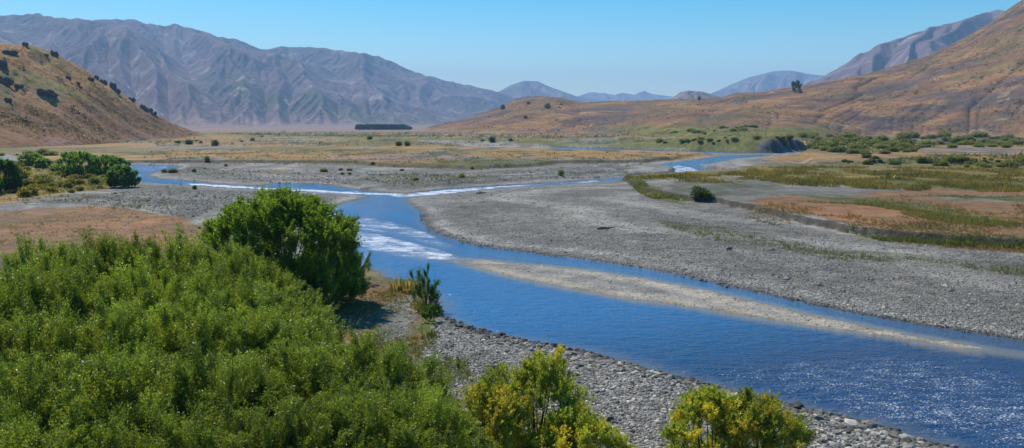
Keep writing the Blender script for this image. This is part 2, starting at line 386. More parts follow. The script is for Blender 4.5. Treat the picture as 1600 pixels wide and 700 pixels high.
# the ground as ONE polar sheet round the viewpoint
azf = np.radians(np.linspace(-33, 33, 1050))
azc = np.radians(np.concatenate([np.arange(-180, -33.5, 2.0), np.arange(35, 181, 2.0)]))
AZ = np.sort(np.concatenate([azf, azc]))
pyr = np.concatenate([np.arange(1100, 760, -6.0), np.arange(760, 420, -1.0), np.arange(420, 260, -0.45), np.arange(260, 206, -0.22), np.arange(206, 196, -0.14)])
Dr = np.concatenate([[2, 5], ground_pt(800, pyr)[1]]); Dr = np.concatenate([Dr[Dr < 4000], [5000, 7000, 10000, 15000, 25000]])
Dr = np.unique(np.round(Dr, 4))
NA, NR = len(AZ), len(Dr)
R2, A2 = np.meshgrid(Dr, AZ, indexing='ij')
GX = R2 * np.sin(A2); GY = R2 * np.cos(A2)
front = (np.abs(A2) < math.radians(50)) & (R2 < 2500)
px = np.full(GX.shape, -650.0); py = np.full(GX.shape, 205.0)
px[front], py[front] = project(GX[front], GY[front])
near = (GY < 14) | (~front & (R2 < 300)); py[near] = 1000.0
print('grid', NR, NA, time.time() - T0)
g_x, g_y = GX[front], GY[front]; g_r = R2[front]
wn = fbm(g_x / (0.05 * g_r + 4) , g_y / (0.12 * g_r + 6), 3, 5)   # bank wobble
def water_sd(X, Y):
    a = sdf([W_MAIN], X, Y); c = sdf(W_OTHER, X, Y); b = sdf([W_BAR], X, Y)
    return np.minimum(np.maximum(a, -b), c), b
sdw = np.full(GX.shape, 50.0); bar = np.full(GX.shape, 50.0)
ws, bs = water_sd(g_x, g_y)
wob = fbm(g_x * 0.22, g_y * 0.22, 4, 9) * np.clip(g_r * 0.006, 0.35, 1.6)
sdw[front] = ws + wob + 0.7 * fbm(g_x * 0.8, g_y * 0.8, 3, 19, 0.6) * ss(300, 150, g_r); bar[front] = bs
def plateau(poly, h, w, amp=0.012):
    s = -sdf([poly], g_x, g_y) + fbm(g_x * 0.15, g_y * 0.15, 4, 21) * np.clip(g_r * amp, 0.5, 4)
    return h * ss(0, w, s), s
Z = np.full(GX.shape, 0.5); Z[:] = 0.5 + 0.2 * fbm(GX * 0.02, GY * 0.02, 3, 3)
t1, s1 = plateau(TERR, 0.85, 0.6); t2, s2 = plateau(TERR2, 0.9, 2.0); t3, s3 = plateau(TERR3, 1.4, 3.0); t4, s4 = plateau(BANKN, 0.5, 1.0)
zz = 0.02 + 0.30 * (1 - np.exp(-np.maximum(sdw[front], 0) / 4.0)) + 0.10 * (1 + fbm(g_x * 0.06, g_y * 0.06, 4, 3)) * ss(0, 6, sdw[front])
zz += 0.05 * fbm(g_x * 0.9, g_y * 0.9, 3, 4) * ss(0, 1.5, sdw[front]) * ss(400, 100, g_r)
inbar = bar[front] < 2
zz = np.where(inbar, np.minimum(zz, 0.015 + 0.06 * (1 - np.exp(-np.maximum(sdw[front], 0) / 2.5))), zz)
land = ss(0, 1.0, sdw[front])
zz += (t1 + t2 + np.maximum(t3, 0) + t4) * land
zz = np.where(sdw[front] < 0, -0.02 - 0.6 * (1 - np.exp(sdw[front] / 3.0)), zz)
# eroded bluff beside the far bend
bx, by = ground_pt(1232, 239.0)
l0 = np.array(ground_pt(1196, 240)); l1 = np.array(ground_pt(1266, 237.2)); dl = (l1 - l0) / np.linalg.norm(l1 - l0); nl = np.array([-dl[1], dl[0]])
vv = (g_x - l0[0]) * nl[0] + (g_y - l0[1]) * nl[1]; uu = (g_x - l0[0]) * dl[0] + (g_y - l0[1]) * dl[1]; LL = np.linalg.norm(l1 - l0)
rill = fbm(uu * 0.35, vv * 0.05, 4, 77)
lat = np.clip(1.3 * (1 - np.abs((uu / LL - 0.50) / 0.62) ** 2.0), 0, 1)
un = uu / LL
bluff = 7.6 * ss(-0.02, 0.30, un + 0.02 * rill) * (1 - 0.42 * np.clip(un, 0, 1)) * ss(1.25, 0.8, un) * ss(0.5 * rill, 6.0 + 5 * rill, vv) * (1 - 0.75 * ss(20, 110, vv)) * (1 + 0.22 * fbm(uu * 0.22, vv * 0.1, 3, 79))
zz += bluff
Z[front] = zz
Z[R2 > 3000] = 0.5
# colours
order = ['gravel']; wsum = None
wx = fbm(GX[front] * 0.12, GY[front] * 0.12, 4, 31); wy = fbm(GX[front] * 0.12, GY[front] * 0.12, 4, 47)
PX, PY = px.copy(), py.copy()
sc_px = np.clip(1386 / np.maximum(g_r, 20), 0.4, 40)
PX[front] += wx * (10 + 1.6 * sc_px); PY[front] += wy * (0.8 + 1386 * 14 / g_r ** 2 * 2.2)
C = np.zeros(GX.shape + (3,)); GR = np.ones(GX.shape)
nA = fbm(GX * 0.03, GY * 0.05, 6, 61, 0.62); nB = fbm(GX * 0.35, GY * 0.35, 4, 71, 0.6)
def class_col(k):
    a, b, g = CLS[k]; w = ss(-0.28, 0.28, nA * 0.7 + nB * 0.5)[..., None]
    return np.array(a) * (1 - w) + np.array(b) * w, g
c, g = class_col('gravel'); C[:] = c
MASKS = {}
for k, rx, ry, poly in LAY:
    w = sample(raster(poly, rx, ry), PX, PY)
    w = np.where(w > 0.001, ss(0.2, 0.8, w + 0.40 * nA + 0.36 * nB), 0)
    c, g = class_col(k)
    C = C * (1 - w[..., None]) + c * w[..., None]; GR = GR * (1 - w) + g * w
    for q in MASKS: MASKS[q] *= (1 - w)
    MASKS[k] = np.maximum(MASKS.get(k, 0 * w), w)
print('cover', time.time() - T0)
# patchiness: tussock / bare ground in the grassy classes
gr = 1 - GR
pt = ss(0.02, 0.35, fbm(GX * 0.11, GY * 0.2, 5, 81, 0.65))
C = mixc(C, (0.12, 0.115, 0.035), gr * pt * 0.45 * (R2 < 1400) * (px > -500))
# wide patches on the far flats: bleached grass, green flushes, bare shingle, dark scrub
nC = fbm(GX * 0.0075, GY * 0.0075, 5, 141, 0.6); nD = fbm(GX * 0.0075 + 9, GY * 0.0075 - 4, 5, 151, 0.6); nE = fbm(GX * 0.05, GY * 0.02, 4, 161, 0.65)
fl = ss(260, 330, R2) * gr * ss(1600, 1100, R2)
C = mixc(C, (0.105, 0.115, 0.035), fl * ss(0.08, 0.2, nC) * 0.55)
C = mixc(C, (0.34, 0.19, 0.065), fl * ss(-0.06, 0.08, nD) * 0.85)
C = mixc(C, (0.21, 0.195, 0.18), fl * ss(0.10, 0.2, -nC + 0.3 * nE) * 0.7)
C = mixc(C, (0.07, 0.075, 0.04), fl * ss(0.08, 0.22, nE) * 0.8)
# gravel tonal bands left by old channels
bn = fbm(GX * 0.02 + GY * 0.01, GY * 0.02 - GX * 0.035, 4, 91)
C *= (1 + 0.16 * GR * ss(-0.4, 0.4, bn) - 0.06)[..., None]
sb = np.clip(sdw, 0, 400); ww_ = fbm(GX * 0.02, GY * 0.02, 3, 133)
bd = fbm(np.sqrt(sb) * 0.9 + ww_ * 1.6, GX * 0.006 + GY * 0.003, 4, 135, 0.62)
C *= (1 + GR * (0.30 * ss(-0.3, 0.3, bd) - 0.16))[..., None]
silt = GR * ss(0.12, 0.26, bd) * (R2 > 70); GR = GR * (1 - 0.7 * silt); C = mixc(C, (0.27, 0.245, 0.215), silt * 0.5)
# wet margin, pale mineral edge, sandy bar
d = sdw
edge = ss(-0.2, 0.1, d) * (1 - ss(0.2, 1.8, d))
C = mixc(C, (0.13, 0.125, 0.12), edge * (bar > 2) * 0.6)
pale = ss(0.5, 2.0, d) * (1 - ss(2.5, 6, d)) * (bar > 3) * (GR > 0.5)
C = mixc(C, (0.40, 0.38, 0.35), pale * 0.35)
onbar = ss(1.0, -0.5, bar) * (d > -1)
bb = fbm(GX * 0.05 - GY * 0.09, GX * 0.09 + GY * 0.15, 4, 12)
C = mixc(C, (0.225, 0.205, 0.19), onbar)
sandw = onbar * np.maximum(ss(4.0, 0.6, d + 3.0 * bb), ss(-0.02, 0.25, bb) * 0.45 * ss(1250, 1000, px)) * 0.85
C = mixc(C, (0.41, 0.355, 0.285), sandw)
C = mixc(C, (0.30, 0.20, 0.10), onbar * ss(0.9, 0.1, d) * 0.7)
GR = np.where(onbar > 0.3, 0.55 * (1 - 0.7 * sandw), GR)
C = mixc(C, (0.10, 0.11, 0.10), ss(0.0, -0.5, d))           # river bed
# terrace edges: dark soil plus painted shade of the steps facing the viewer
gz = np.zeros_like(Z); gz[:-1] = np.abs(np.diff(Z, axis=0)) / np.maximum(np.diff(R2, axis=0), 0.05)
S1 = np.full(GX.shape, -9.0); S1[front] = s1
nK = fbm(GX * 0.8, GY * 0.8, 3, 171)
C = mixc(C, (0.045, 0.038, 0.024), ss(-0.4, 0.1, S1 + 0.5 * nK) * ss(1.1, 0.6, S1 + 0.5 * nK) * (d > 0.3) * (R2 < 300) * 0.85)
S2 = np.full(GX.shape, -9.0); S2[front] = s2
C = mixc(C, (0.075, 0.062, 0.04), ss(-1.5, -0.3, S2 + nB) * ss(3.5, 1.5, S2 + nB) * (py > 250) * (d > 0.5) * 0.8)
GR = np.where((S1 > -0.5) & (S1 < 1), 0, GR)
bl = np.zeros(GX.shape); bl[front] = bluff
C = C * (1 - ss(0.3, 1.5, bl))[..., None] + (np.array((0.14, 0.135, 0.04)) + 0.05 * nB[..., None] * np.array((1, 0.8, 0.3))) * ss(0.3, 1.5, bl)[..., None]; GR *= 1 - ss(0.3, 1.5, bl)
cl = np.zeros(GX.shape); cl[front] = ss(0.2, 1.5, bluff) * ss(8.5, 6.0, vv - 4 * rill) * (vv > -2) * ss(-0.03, 0.04, un) * ss(1.05, 0.97, un)
C = mixc(C, (0.075, 0.07, 0.075), cl)
rl = np.zeros(GX.shape); rl[front] = ss(0.0, 0.35, fbm(uu * 0.5, vv * 0.08, 3, 78)); C = mixc(C, (0.17, 0.16, 0.155), cl * rl * 0.6)
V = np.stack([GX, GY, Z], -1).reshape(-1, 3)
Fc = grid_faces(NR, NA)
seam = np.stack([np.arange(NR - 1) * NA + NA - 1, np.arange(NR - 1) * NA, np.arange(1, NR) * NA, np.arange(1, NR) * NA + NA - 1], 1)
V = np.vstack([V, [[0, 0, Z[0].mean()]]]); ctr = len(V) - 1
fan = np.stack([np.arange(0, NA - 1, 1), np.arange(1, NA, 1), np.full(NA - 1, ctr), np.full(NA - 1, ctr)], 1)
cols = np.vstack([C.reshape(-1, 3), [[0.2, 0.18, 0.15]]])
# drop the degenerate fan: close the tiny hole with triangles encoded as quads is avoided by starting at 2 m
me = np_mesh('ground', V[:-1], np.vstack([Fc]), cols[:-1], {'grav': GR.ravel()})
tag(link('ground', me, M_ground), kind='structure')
GZ = Z
def hg(x, y):
    """ground height"""
    x = np.atleast_1d(np.asarray(x, float)); y = np.atleast_1d(np.asarray(y, float))
    r = np.hypot(x, y); a = np.arctan2(x, y)
    i = np.clip(np.searchsorted(Dr, r) - 1, 0, NR - 2); j = np.clip(np.searchsorted(AZ, a) - 1, 0, NA - 2)
    u = np.clip((r - Dr[i]) / (Dr[i + 1] - Dr[i]), 0, 1); v = np.clip((a - AZ[j]) / (AZ[j + 1] - AZ[j]), 0, 1)
    return (GZ[i, j] * (1 - u) + GZ[i + 1, j] * u) * (1 - v) + (GZ[i, j + 1] * (1 - u) + GZ[i + 1, j + 1] * u) * v
def gsample(A, x, y):
    r = np.hypot(x, y); a = np.arctan2(x, y)
    i = np.clip(np.searchsorted(Dr, r), 0, NR - 1); j = np.clip(np.searchsorted(AZ, a), 0, NA - 1)
    return A[i, j]
print('ground', time.time() - T0)

# ------------------------------------------------------------------ river surface
wm = (sdw < np.maximum(1.2, np.gradient(Dr)[:, None] * 1.5)) & front
fq = Fc[wm.ravel()[Fc].all(1)]
used = np.unique(fq); remap = np.full(NR * NA, -1); remap[used] = np.arange(len(used))
WV = np.stack([GX, GY, np.zeros_like(GX)], -1).reshape(-1, 3)[used]
foam_glint = np.zeros(GX.shape)
def foam_glint_poly(poly, rx, ry, s):
    global foam_glint
    foam_glint = np.maximum(foam_glint, s * sample(raster(poly, rx, ry), px, py))
foam_glint_poly([(535,340),(575,338),(640,352),(690,372),(720,384),(700,388),(640,372),(575,362),(540,352)], 6, 3, 0.68)
foam_glint_poly([(545,360),(600,366),(660,382),(700,392),(725,404),(700,409),(640,404),(580,392),(552,380)], 5, 3, 0.80)
foam_glint_poly([(680,398),(760,404),(820,414),(760,418),(700,410)], 8, 3, 0.6)
foam_glint_poly([(400,292.5),(470,294),(540,299),(600,301),(640,301),(600,306),(560,304),(480,300),(400,297)], 4, 1, 0.9)
foam_glint_poly([(290,286),(340,288),(400,292),(400,296),(330,292),(290,289)], 4, 1, 1.0)
foam_glint_poly([(215,260),(265,259),(262,265),(225,269)], 4, 1, 0.55)
foam_glint_poly([(600,303),(640,302),(700,296),(780,290.5),(860,287),(940,281),(940,284),(860,288),(780,294),(700,303),(620,309)], 4, 1, 0.95)
foam_glint_poly([(1030,262),(1060,258),(1085,262),(1100,268),(1060,272),(1045,268)], 4, 1, 0.85)
foam_glint_poly([(1090,256),(1150,254),(1150,257),(1090,260)], 3, 1, 0.7)
foam_glint_poly([(1040,234),(1240,238),(1240,241),(1040,238)], 4, 1, 0.6)
foam_glint_poly([(1060,585),(1200,560),(1400,545),(1600,575),(1900,620),(1900,800),(1500,690),(1300,640),(1150,605)], 60, 24, 0.55)  # sun glitter painted as white specks in the water colour
foam_glint_poly([(1290,640),(1240,606),(1400,596),(1600,610),(1900,640),(1900,800),(1500,690)], 30, 24, 0.60)  # more painted sun glitter, lower right
foam_glint_poly([(560,300),(640,310),(650,330),(600,330),(540,325)], 10, 4, 0.25)
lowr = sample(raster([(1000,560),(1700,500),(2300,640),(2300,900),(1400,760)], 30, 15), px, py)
foam_glint = foam_glint * (0.85 * lowr + (1 - lowr) * 0.72 + (0.9 - 0.62 * lowr) * np.clip(fbm(GX * 0.25 + GY * 0.1, GY * 0.35, 4, 15, 0.6) + 0.2, 0, 1))
shal = np.clip(ss(-2.2, 0.1, sdw) * 0.5 + 0.6 * ss(3.5, 0.3, np.abs(bar)) * ss(-2.5, -0.2, sdw), 0, 1)
side = sample(raster([(700,385),(860,402),(1000,420),(1200,460),(1400,500),(1600,531),(2300,640),(2300,660),(1600,562),(1400,525),(1200,482),(1000,438),(800,412)], 10, 6), px, py)
shal = np.maximum(shal, 0.30 * side)
shal = np.maximum(shal, 0.85 * sample(raster([(1380,515),(1500,534),(1600,548),(1700,560),(1720,572),(1600,562),(1500,549),(1400,530)], 10, 4), px, py))
shal = np.maximum(shal, 0.7 * sample(raster([(640,392),(700,398),(780,404),(800,420),(740,420),(690,410)], 10, 4), px, py))
shal *= 1 - 0.6 * ss(200, 400, R2)
me = np_mesh('river', WV, remap[fq], None, {'foam_glint': foam_glint.ravel()[used], 'shallow': shal.ravel()[used], 'near_dark': (ss(455, 590, py + 0.10 * (px - 1000))).ravel()[used]})  # last attribute: painted falloff of sky reflection on the nearer water
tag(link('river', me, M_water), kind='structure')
print('river', time.time() - T0)

# ------------------------------------------------------------------ hills and mountain ranges
HILLS = []
def carve(h, dx, dy, steps, K, m=0.5, D=0.02, seed=0, fix=3):
    """stream erosion on a height grid: every cell drains to its steepest neighbour, channels cut down with the water they gather"""
    h = h.astype(np.float64).copy(); A = np.ones_like(h)
    dirs = [(-1, 0), (1, 0), (0, -1), (0, 1), (-1, -1), (-1, 1), (1, -1), (1, 1)]
    nr, nc = h.shape
    def sh(a, i, j, fill):
        o = np.full_like(a, fill)
        o[max(0, -i):nr - max(0, i), max(0, -j):nc - max(0, j)] = a[max(0, i):nr + min(0, i), max(0, j):nc + min(0, j)]
        return o
    L = [math.hypot(i * dy, j * dx) for i, j in dirs]
    h00 = h.copy()
    for st in range(steps):
        best = np.zeros_like(h); rec = np.full(h.shape, -1, np.int8); hr = h.copy(); ln = np.ones_like(h)
        for k, (i, j) in enumerate(dirs):
            hn = sh(h, i, j, 1e9); sl = (h - hn) / L[k]; b = sl > best
            best = np.where(b, sl, best); rec = np.where(b, k, rec); hr = np.where(b, hn, hr); ln = np.where(b, L[k], ln)
        for _ in range(60 if st == 0 else 7):
            An = np.ones_like(A)
            for k, (i, j) in enumerate(dirs):
                w = np.where(rec == k, A, 0.0); An += sh(w, -i, -j, 0.0)
            A = An
        f = K * A ** m / ln
        hnew = (h + f * hr) / (1 + f)
        lap = (sh(h, 0, 1, 0) + sh(h, 0, -1, 0) + sh(h, 1, 0, 0) + sh(h, -1, 0, 0) - 4 * h); lap[0] = lap[-1] = 0; lap[:, 0] = lap[:, -1] = 0
        hnew += D * lap
        hnew[:fix] = h[:fix]; h = hnew
    return h, A
def make_range(name, sky, crest, foot, seed, mat, colf, valley=(9.0, 0.0, 0.0), ero=(600, 60, 4), pw=1.6, step=2.0, nrow=200, back=0.35, sink=6.0, rough=0.0, cut=None):
    sky = np.array(sky, float); ske = elev_of(sky[:, 0], sky[:, 1]); ska = az_of(sky[:, 0], sky[:, 1])
    cr = np.array(crest, float); ft = np.array(foot, float)
    def smooth_line(q):
        x = np.linspace(q[0, 0], q[-1, 0], 240); y = np.interp(x, q[:, 0], q[:, 1]); k = 17; y = np.convolve(np.pad(y, k, mode='edge'), np.ones(2 * k + 1) / (2 * k + 1), 'valid')
        return np.stack([x, y], 1)
    cr, ft = smooth_line(cr), smooth_line(ft)
    cra, fta = az_of(cr[:, 0]), az_of(ft[:, 0])
    n = int((sky[-1, 0] - sky[0, 0]) / step); az = np.linspace(ska[0], ska[-1], n)
    nb = nrow // 4
    t = np.concatenate([np.linspace(0, 1, nrow), 1 + np.linspace(0, back, nb + 1)[1:]])
    def base(X, Y):
        a = np.arctan2(X, Y); r = np.hypot(X, Y)
        fd = np.interp(a, fta, ft[:, 1]); cd = np.interp(a, cra, cr[:, 1]); e = np.interp(a, ska, ske)
        tt = (r - fd) / (cd - fd); hc = CH + e * cd
        p = np.sin(np.clip(tt, 0, 1) * math.pi / 2) ** pw
        p = np.where(tt > 1, 1 - 2.2 * np.maximum(tt - 1, 0) ** 1.6, p)
        per, skew, dep = valley[:3]
        if dep:
            ad = np.degrees(a); w = 0.9 * fbm(ad / per * 0.9, tt * 1.6, 3, seed + 3)
            v = 1 - np.abs(np.sin(math.pi * (ad / per + skew * tt + w)))
            v2 = 1 - np.abs(np.sin(math.pi * (ad / per * 2.3 + skew * 1.2 * tt + w * 1.7 + 0.3)))
            if len(valley) > 3: v = v * v * (3 - 2 * v); v2 = v2 * v2 * (3 - 2 * v2)
            p = p * (1 - dep * (0.7 * v + 0.3 * v2) * (4 * np.clip(tt, 0, 1) * (1 - np.clip(tt, 0, 1))) ** 0.8)
        return hc * p
    A_, T_ = np.meshgrid(az, t); fd = np.interp(A_, fta, ft[:, 1]); cd = np.interp(A_, cra, cr[:, 1])
    R_ = fd + (cd - fd) * T_; X = R_ * np.sin(A_); Y = R_ * np.cos(A_)
    e = ero[0] * 0.05; h = base(X, Y)
    gx = (base(X + e, Y) - h) / e; gy = (base(X, Y + e) - h) / e
    env = ss(0, 0.18, T_) * (1 - 0.85 * ss(0.6, 0.97, T_))
    h = h + erosion(X, Y, gx, gy, ero[0], ero[1], ero[2], seed) * env
    if cut:
        sub, steps, K, nz, nwl, Dd = cut
        hc = h[::sub, ::sub].copy(); Xc, Yc = X[::sub, ::sub], Y[::sub, ::sub]; Tc = T_[::sub, ::sub]
        hc = hc + nz * fbm(Xc / nwl, Yc / nwl, 5, seed + 5, 0.5) * ss(0.0, 0.25, Tc) * (1 - 0.6 * ss(0.85, 1, Tc))
        dxx = float(np.hypot(np.diff(Xc, axis=1), np.diff(Yc, axis=1)).mean()); dyy = float(np.hypot(np.diff(Xc, axis=0), np.diff(Yc, axis=0))[:nrow // sub - 1].mean())
        hc, Ac = carve(hc, dxx, dyy, steps, K, 0.5, Dd, seed)
        def up(a, n0, n1):
            for ax, n in ((0, n0), (1, n1)):
                c = np.arange(n) / sub; i0 = np.clip(np.floor(c).astype(int), 0, a.shape[ax] - 1); fr = c - i0
                g = lambda k: np.take(a, np.clip(i0 + k, 0, a.shape[ax] - 1), axis=ax)
                fr = fr[:, None] if ax == 0 else fr[None]
                p0, p1, p2, p3 = g(-1), g(0), g(1), g(2)
                a = p1 + 0.5 * fr * (p2 - p0 + fr * (2 * p0 - 5 * p1 + 4 * p2 - p3 + fr * (3 * (p1 - p2) + p3 - p0)))
            return a
        h = up(hc, h.shape[0], h.shape[1])
    if rough: h = h + rough * fbm(X / (rough * 6), Y / (rough * 6), 5, seed + 9, 0.6) * ss(0, 0.2, T_)
    tgt = np.interp(az, ska, ske)
    cur = ((h - CH) / R_).max(0); dlt = tgt - cur
    k = 10; ker = np.ones(2 * k + 1) / (2 * k + 1); dl = np.convolve(np.pad(dlt, k, mode='edge'), ker, 'valid')
    h = h + dl[None] * R_ * ss(0.1, 0.95, T_)
    h = h - sink * (1 - ss(0, 0.06, T_))
    gX = np.gradient(h, axis=1) / (np.gradient(X, axis=1) + 1e-6)
    gT = np.gradient(h, axis=0) / np.maximum(np.gradient(R_, axis=0), 1e-3)
    Cc = colf(X, Y, h, A_, T_, gX, gT)
    me = np_mesh(name, np.stack([X, Y, h], -1).reshape(-1, 3), grid_faces(len(t), n), Cc.reshape(-1, 3))
    o = link(name, me, mat); tag(o, kind='structure')
    HILLS.append((az, fta, ft[:, 1], cra, cr[:, 1], t, h)); 
    return o
def hill_h(k, x, y):
    az, fta, fd_, cra, cd_, t, h = HILLS[k]
    a = np.arctan2(x, y); r = np.hypot(x, y)
    fd = np.interp(a, fta, fd_); cd = np.interp(a, cra, cd_); tt = (r - fd) / (cd - fd)
    i = np.clip(np.searchsorted(t, tt), 0, len(t) - 1); j = np.clip(np.searchsorted(az, a), 0, len(az) - 1)
    return h[i, j]

def col_far(X, Y, h, A, T, gx, gt):
    n1 = fbm(X / 900, Y / 900, 5, 101); n2 = fbm(X / 220, Y / 220, 5, 111, 0.6); n3 = fbm(X / 60, Y / 60, 3, 117, 0.6)
    c = np.zeros(h.shape + (3,)) + np.array((0.145, 0.097, 0.105))
    c = mixc(c, (0.095, 0.088, 0.068), ss(0.05, 0.35, n1 + 0.4 * n2))
    c = mixc(c, (0.195, 0.142, 0.138), ss(0.02, 0.3, n2 - 0.3 * n1))
    c = mixc(c, (0.33, 0.27, 0.25), ss(0.30, 0.42, n2 + 0.5 * n3) * 0.8)
    c = mixc(c, (0.05, 0.05, 0.055), ss(0.22, 0.36, -n2 + 0.4 * n3) * 0.6)
    low = ss(0.28, 0.06, T)
    c = mixc(c, (0.25, 0.165, 0.135), low)
    c = mixc(c, (0.12, 0.13, 0.06), low * ss(0.1, 0.3, n1 + 0.5 * n2) * 0.8)
    return c
def col_blue(X, Y, h, A, T, gx, gt):
    n2 = fbm(X / 400, Y / 400, 5, 211, 0.6)
    c = np.zeros(h.shape + (3,)) + np.array((0.15, 0.11, 0.105))
    c = mixc(c, (0.24, 0.19, 0.17), ss(0.05, 0.3, n2)); return mixc(c, (0.09, 0.085, 0.07), ss(0.05, 0.3, -n2))
def col_brown(X, Y, h, A, T, gx, gt):
    ad = np.degrees(A)
    n1 = fbm(X / 160, Y / 160, 5, 301, 0.55); n2 = fbm(X / 45, Y / 45, 4, 311, 0.6)
    bn = fbm(ad / 5.0 + 2, h / 18.0 - ad * 0.16, 5, 321, 0.55)        # strips that follow the benches of the slope
    c = np.zeros(h.shape + (3,)) + np.array((0.205, 0.106, 0.052))
    c = mixc(c, (0.145, 0.088, 0.062), ss(-0.05, 0.25, n1 + 0.25 * n2))
    c = mixc(c, (0.285, 0.148, 0.058), ss(0.04, 0.24, bn + 0.3 * n2) * 0.9)
    c = mixc(c, (0.075, 0.062, 0.055), ss(0.08, 0.26, -bn + 0.3 * n1) * 0.6)
    c = mixc(c, (0.12, 0.10, 0.04), ss(0.05, 0.3, -n1 + 0.4 * n2) * 0.6)
    c = mixc(c, (0.34, 0.22, 0.14), ss(0.36, 0.46, n2 + 0.3 * n1) * 0.6)
    pxx = 800 + F * np.tan(A)
    gmask = ss(900, 1010, pxx) * (1 - ss(1250, 1330, pxx)) * ss(15 + 8 * n1, 6, h)
    c = mixc(c, (0.15, 0.14, 0.032), gmask * (0.75 + 0.25 * ss(-0.2, 0.2, n2)))
    c = mixc(c, (0.29, 0.165, 0.10), ss(6, 2, h) * (1 - gmask) * 0.7)
    up = ss(0.55, 0.9, T) * ss(1300, 1400, pxx)
    return mixc(c, (0.125, 0.095, 0.062), up * 0.7)
def col_left(X, Y, h, A, T, gx, gt):
    ad = np.degrees(A); n1 = fbm(X / 60, Y / 60, 5, 401, 0.55); n2 = fbm(X / 14, Y / 14, 4, 411, 0.6)
    u = h / 100.0
    bn = fbm(ad / 3.0 + u * 3.2, u * 4.0 + ad * 0.12, 4, 421)
    c = np.zeros(h.shape + (3,)) + np.array((0.29, 0.148, 0.05))
    c = mixc(c, (0.18, 0.15, 0.05), ss(0.08, 0.3, bn + 0.4 * n1) * 0.8)
    c = mixc(c, (0.32, 0.19, 0.075), ss(0.1, 0.3, -bn + 0.3 * n2))
    c = mixc(c, (0.20, 0.10, 0.05), ss(0.40, 0.16, u + 0.25 * n1) * 0.85)
    c = mixc(c, (0.20, 0.12, 0.10), ss(0.1, 0.3, n1) * ss(0.5, 0.2, u) * 0.8)
    return mixc(c, (0.13, 0.11, 0.06), ss(0.18, 0.4, n2) * 0.6)

MT_far = terrain_mat('alpine_slope', (0.03, 0.008), 0.24, 12.0, 0.015)
MT_brown = terrain_mat('tussock_slope', (0.15, 0.03), 0.32, 1.3, 0.09, 0.7, 0.14)
MT_left = terrain_mat('dry_hillside', (0.4, 0.08), 0.3, 0.6, 0.25, 0.6, 0.24)

SKY_A = [(-160,40),(-60,30),(0,24),(25,23),(48,21),(75,26),(100,27),(160,30),(210,31),(235,37),(255,41),(268,37),(290,42),(320,50),(345,57),(385,66),(400,73),(410,77),(435,73),(500,74),(530,80),(560,81),(600,90),(640,110),(690,124),(705,128),(740,135),(770,141),(800,151),(850,163),(900,175),(960,188)]
make_range('left_range', SKY_A, [(-160,6600),(300,6600),(600,7000),(960,8000)], [(-160,2300),(300,2500),(600,3600),(960,6000)], 11, MT_far, col_far,
           valley=(7.0, 1.3, 0.44), ero=(900, 6, 2), pw=1.2, rough=5, cut=(2, 60, 2.6, 85, 1500, 0.05), step=1.5, nrow=420, sink=3)
SKY_B = [(740,176),(770,146),(785,140),(800,132),(820,126),(840,127),(860,136),(900,150),(960,164),(1010,176)]
make_range('domed_peak', SKY_B, [(740,9500),(1010,9500)], [(740,7800),(1010,7800)], 13, MT_far, col_blue, valley=(2.2, 0.2, 0.15), ero=(700, 22, 4), pw=1.3, step=2, nrow=120)
SKY_C = [(840,176),(880,156),(905,150),(918,145),(928,144),(945,146),(960,148),(975,145),(990,148),(1007,142),(1020,147),(1035,149),(1060,152),(1100,160),(1150,170)]
make_range('distant_ridge', SKY_C, [(840,14000),(1150,14000)], [(840,11000),(1150,11000)], 15, MT_far, col_blue, valley=(1.6, 0.2, 0.3), ero=(900, 30, 4), pw=1.3, step=2, nrow=100)
SKY_D = [(1030,176),(1048,156),(1062,145),(1075,141),(1090,142),(1110,147),(1130,152),(1160,160),(1200,170)]
make_range('dark_knoll', SKY_D, [(1030,4200),(1200,4200)], [(1030,3300),(1200,3300)], 17, MT_far, col_blue, valley=(2.0, 0.2, 0.12), ero=(250, 14, 4), pw=1.2, step=2, nrow=80)
SKY_E = [(1080,168),(1110,147),(1140,133),(1170,121),(1210,111),(1235,110),(1260,115),(1285,118),(1330,128),(1400,150)]
make_range('blue_mountain', SKY_E, [(1080,11000),(1400,11000)], [(1080,8500),(1400,8500)], 19, MT_far, col_blue, valley=(2.4, 0.3, 0.3), ero=(700, 26, 4), pw=1.3, step=2, nrow=120)
SKY_F = [(1180,170),(1240,140),(1270,126),(1300,112),(1330,92),(1355,78),(1380,68),(1420,54),(1450,44),(1480,38),(1510,29),(1540,19),(1560,15),(1572,17),(1600,24),(1680,30),(1760,40)]
make_range('right_range', SKY_F, [(1180,5200),(1760,5200)], [(1180,3000),(1760,3000)], 23, MT_far, col_far, valley=(4.0, 0.5, 0.30), ero=(500, 3, 2), pw=1.05, rough=4, cut=(2, 50, 1.0, 28, 520, 0.06), step=1.5, nrow=220)
SKY_G = [(600,212),(640,206),(680,195),(720,187),(750,177),(780,168),(800,157),(820,151),(850,150),(880,153),(905,160),(950,158),(1000,157),(1050,155),(1100,154),(1130,152),(1140,146),(1190,143),(1230,137),(1270,131),(1300,126),(1330,119),(1350,117),(1400,103),(1450,86),(1500,62),(1540,40),(1570,18),(1600,-3),(1680,-50),(1780,-90)]
make_range('tussock_hills', SKY_G, [(600,2300),(800,1900),(1100,1850),(1250,1900),(1400,2000),(1600,2100),(1780,2100)], [(600,1150),(800,980),(960,960),(1050,700),(1230,600),(1330,900),(1450,1000),(1780,950)], 29, MT_brown, col_brown,
           valley=(8.0, -1.6, 0.08, 1), ero=(220, 1.0, 2), pw=1.25, step=1.5, nrow=380, sink=3, rough=0.8, cut=(2, 24, 0.07, 12, 260, 0.10))
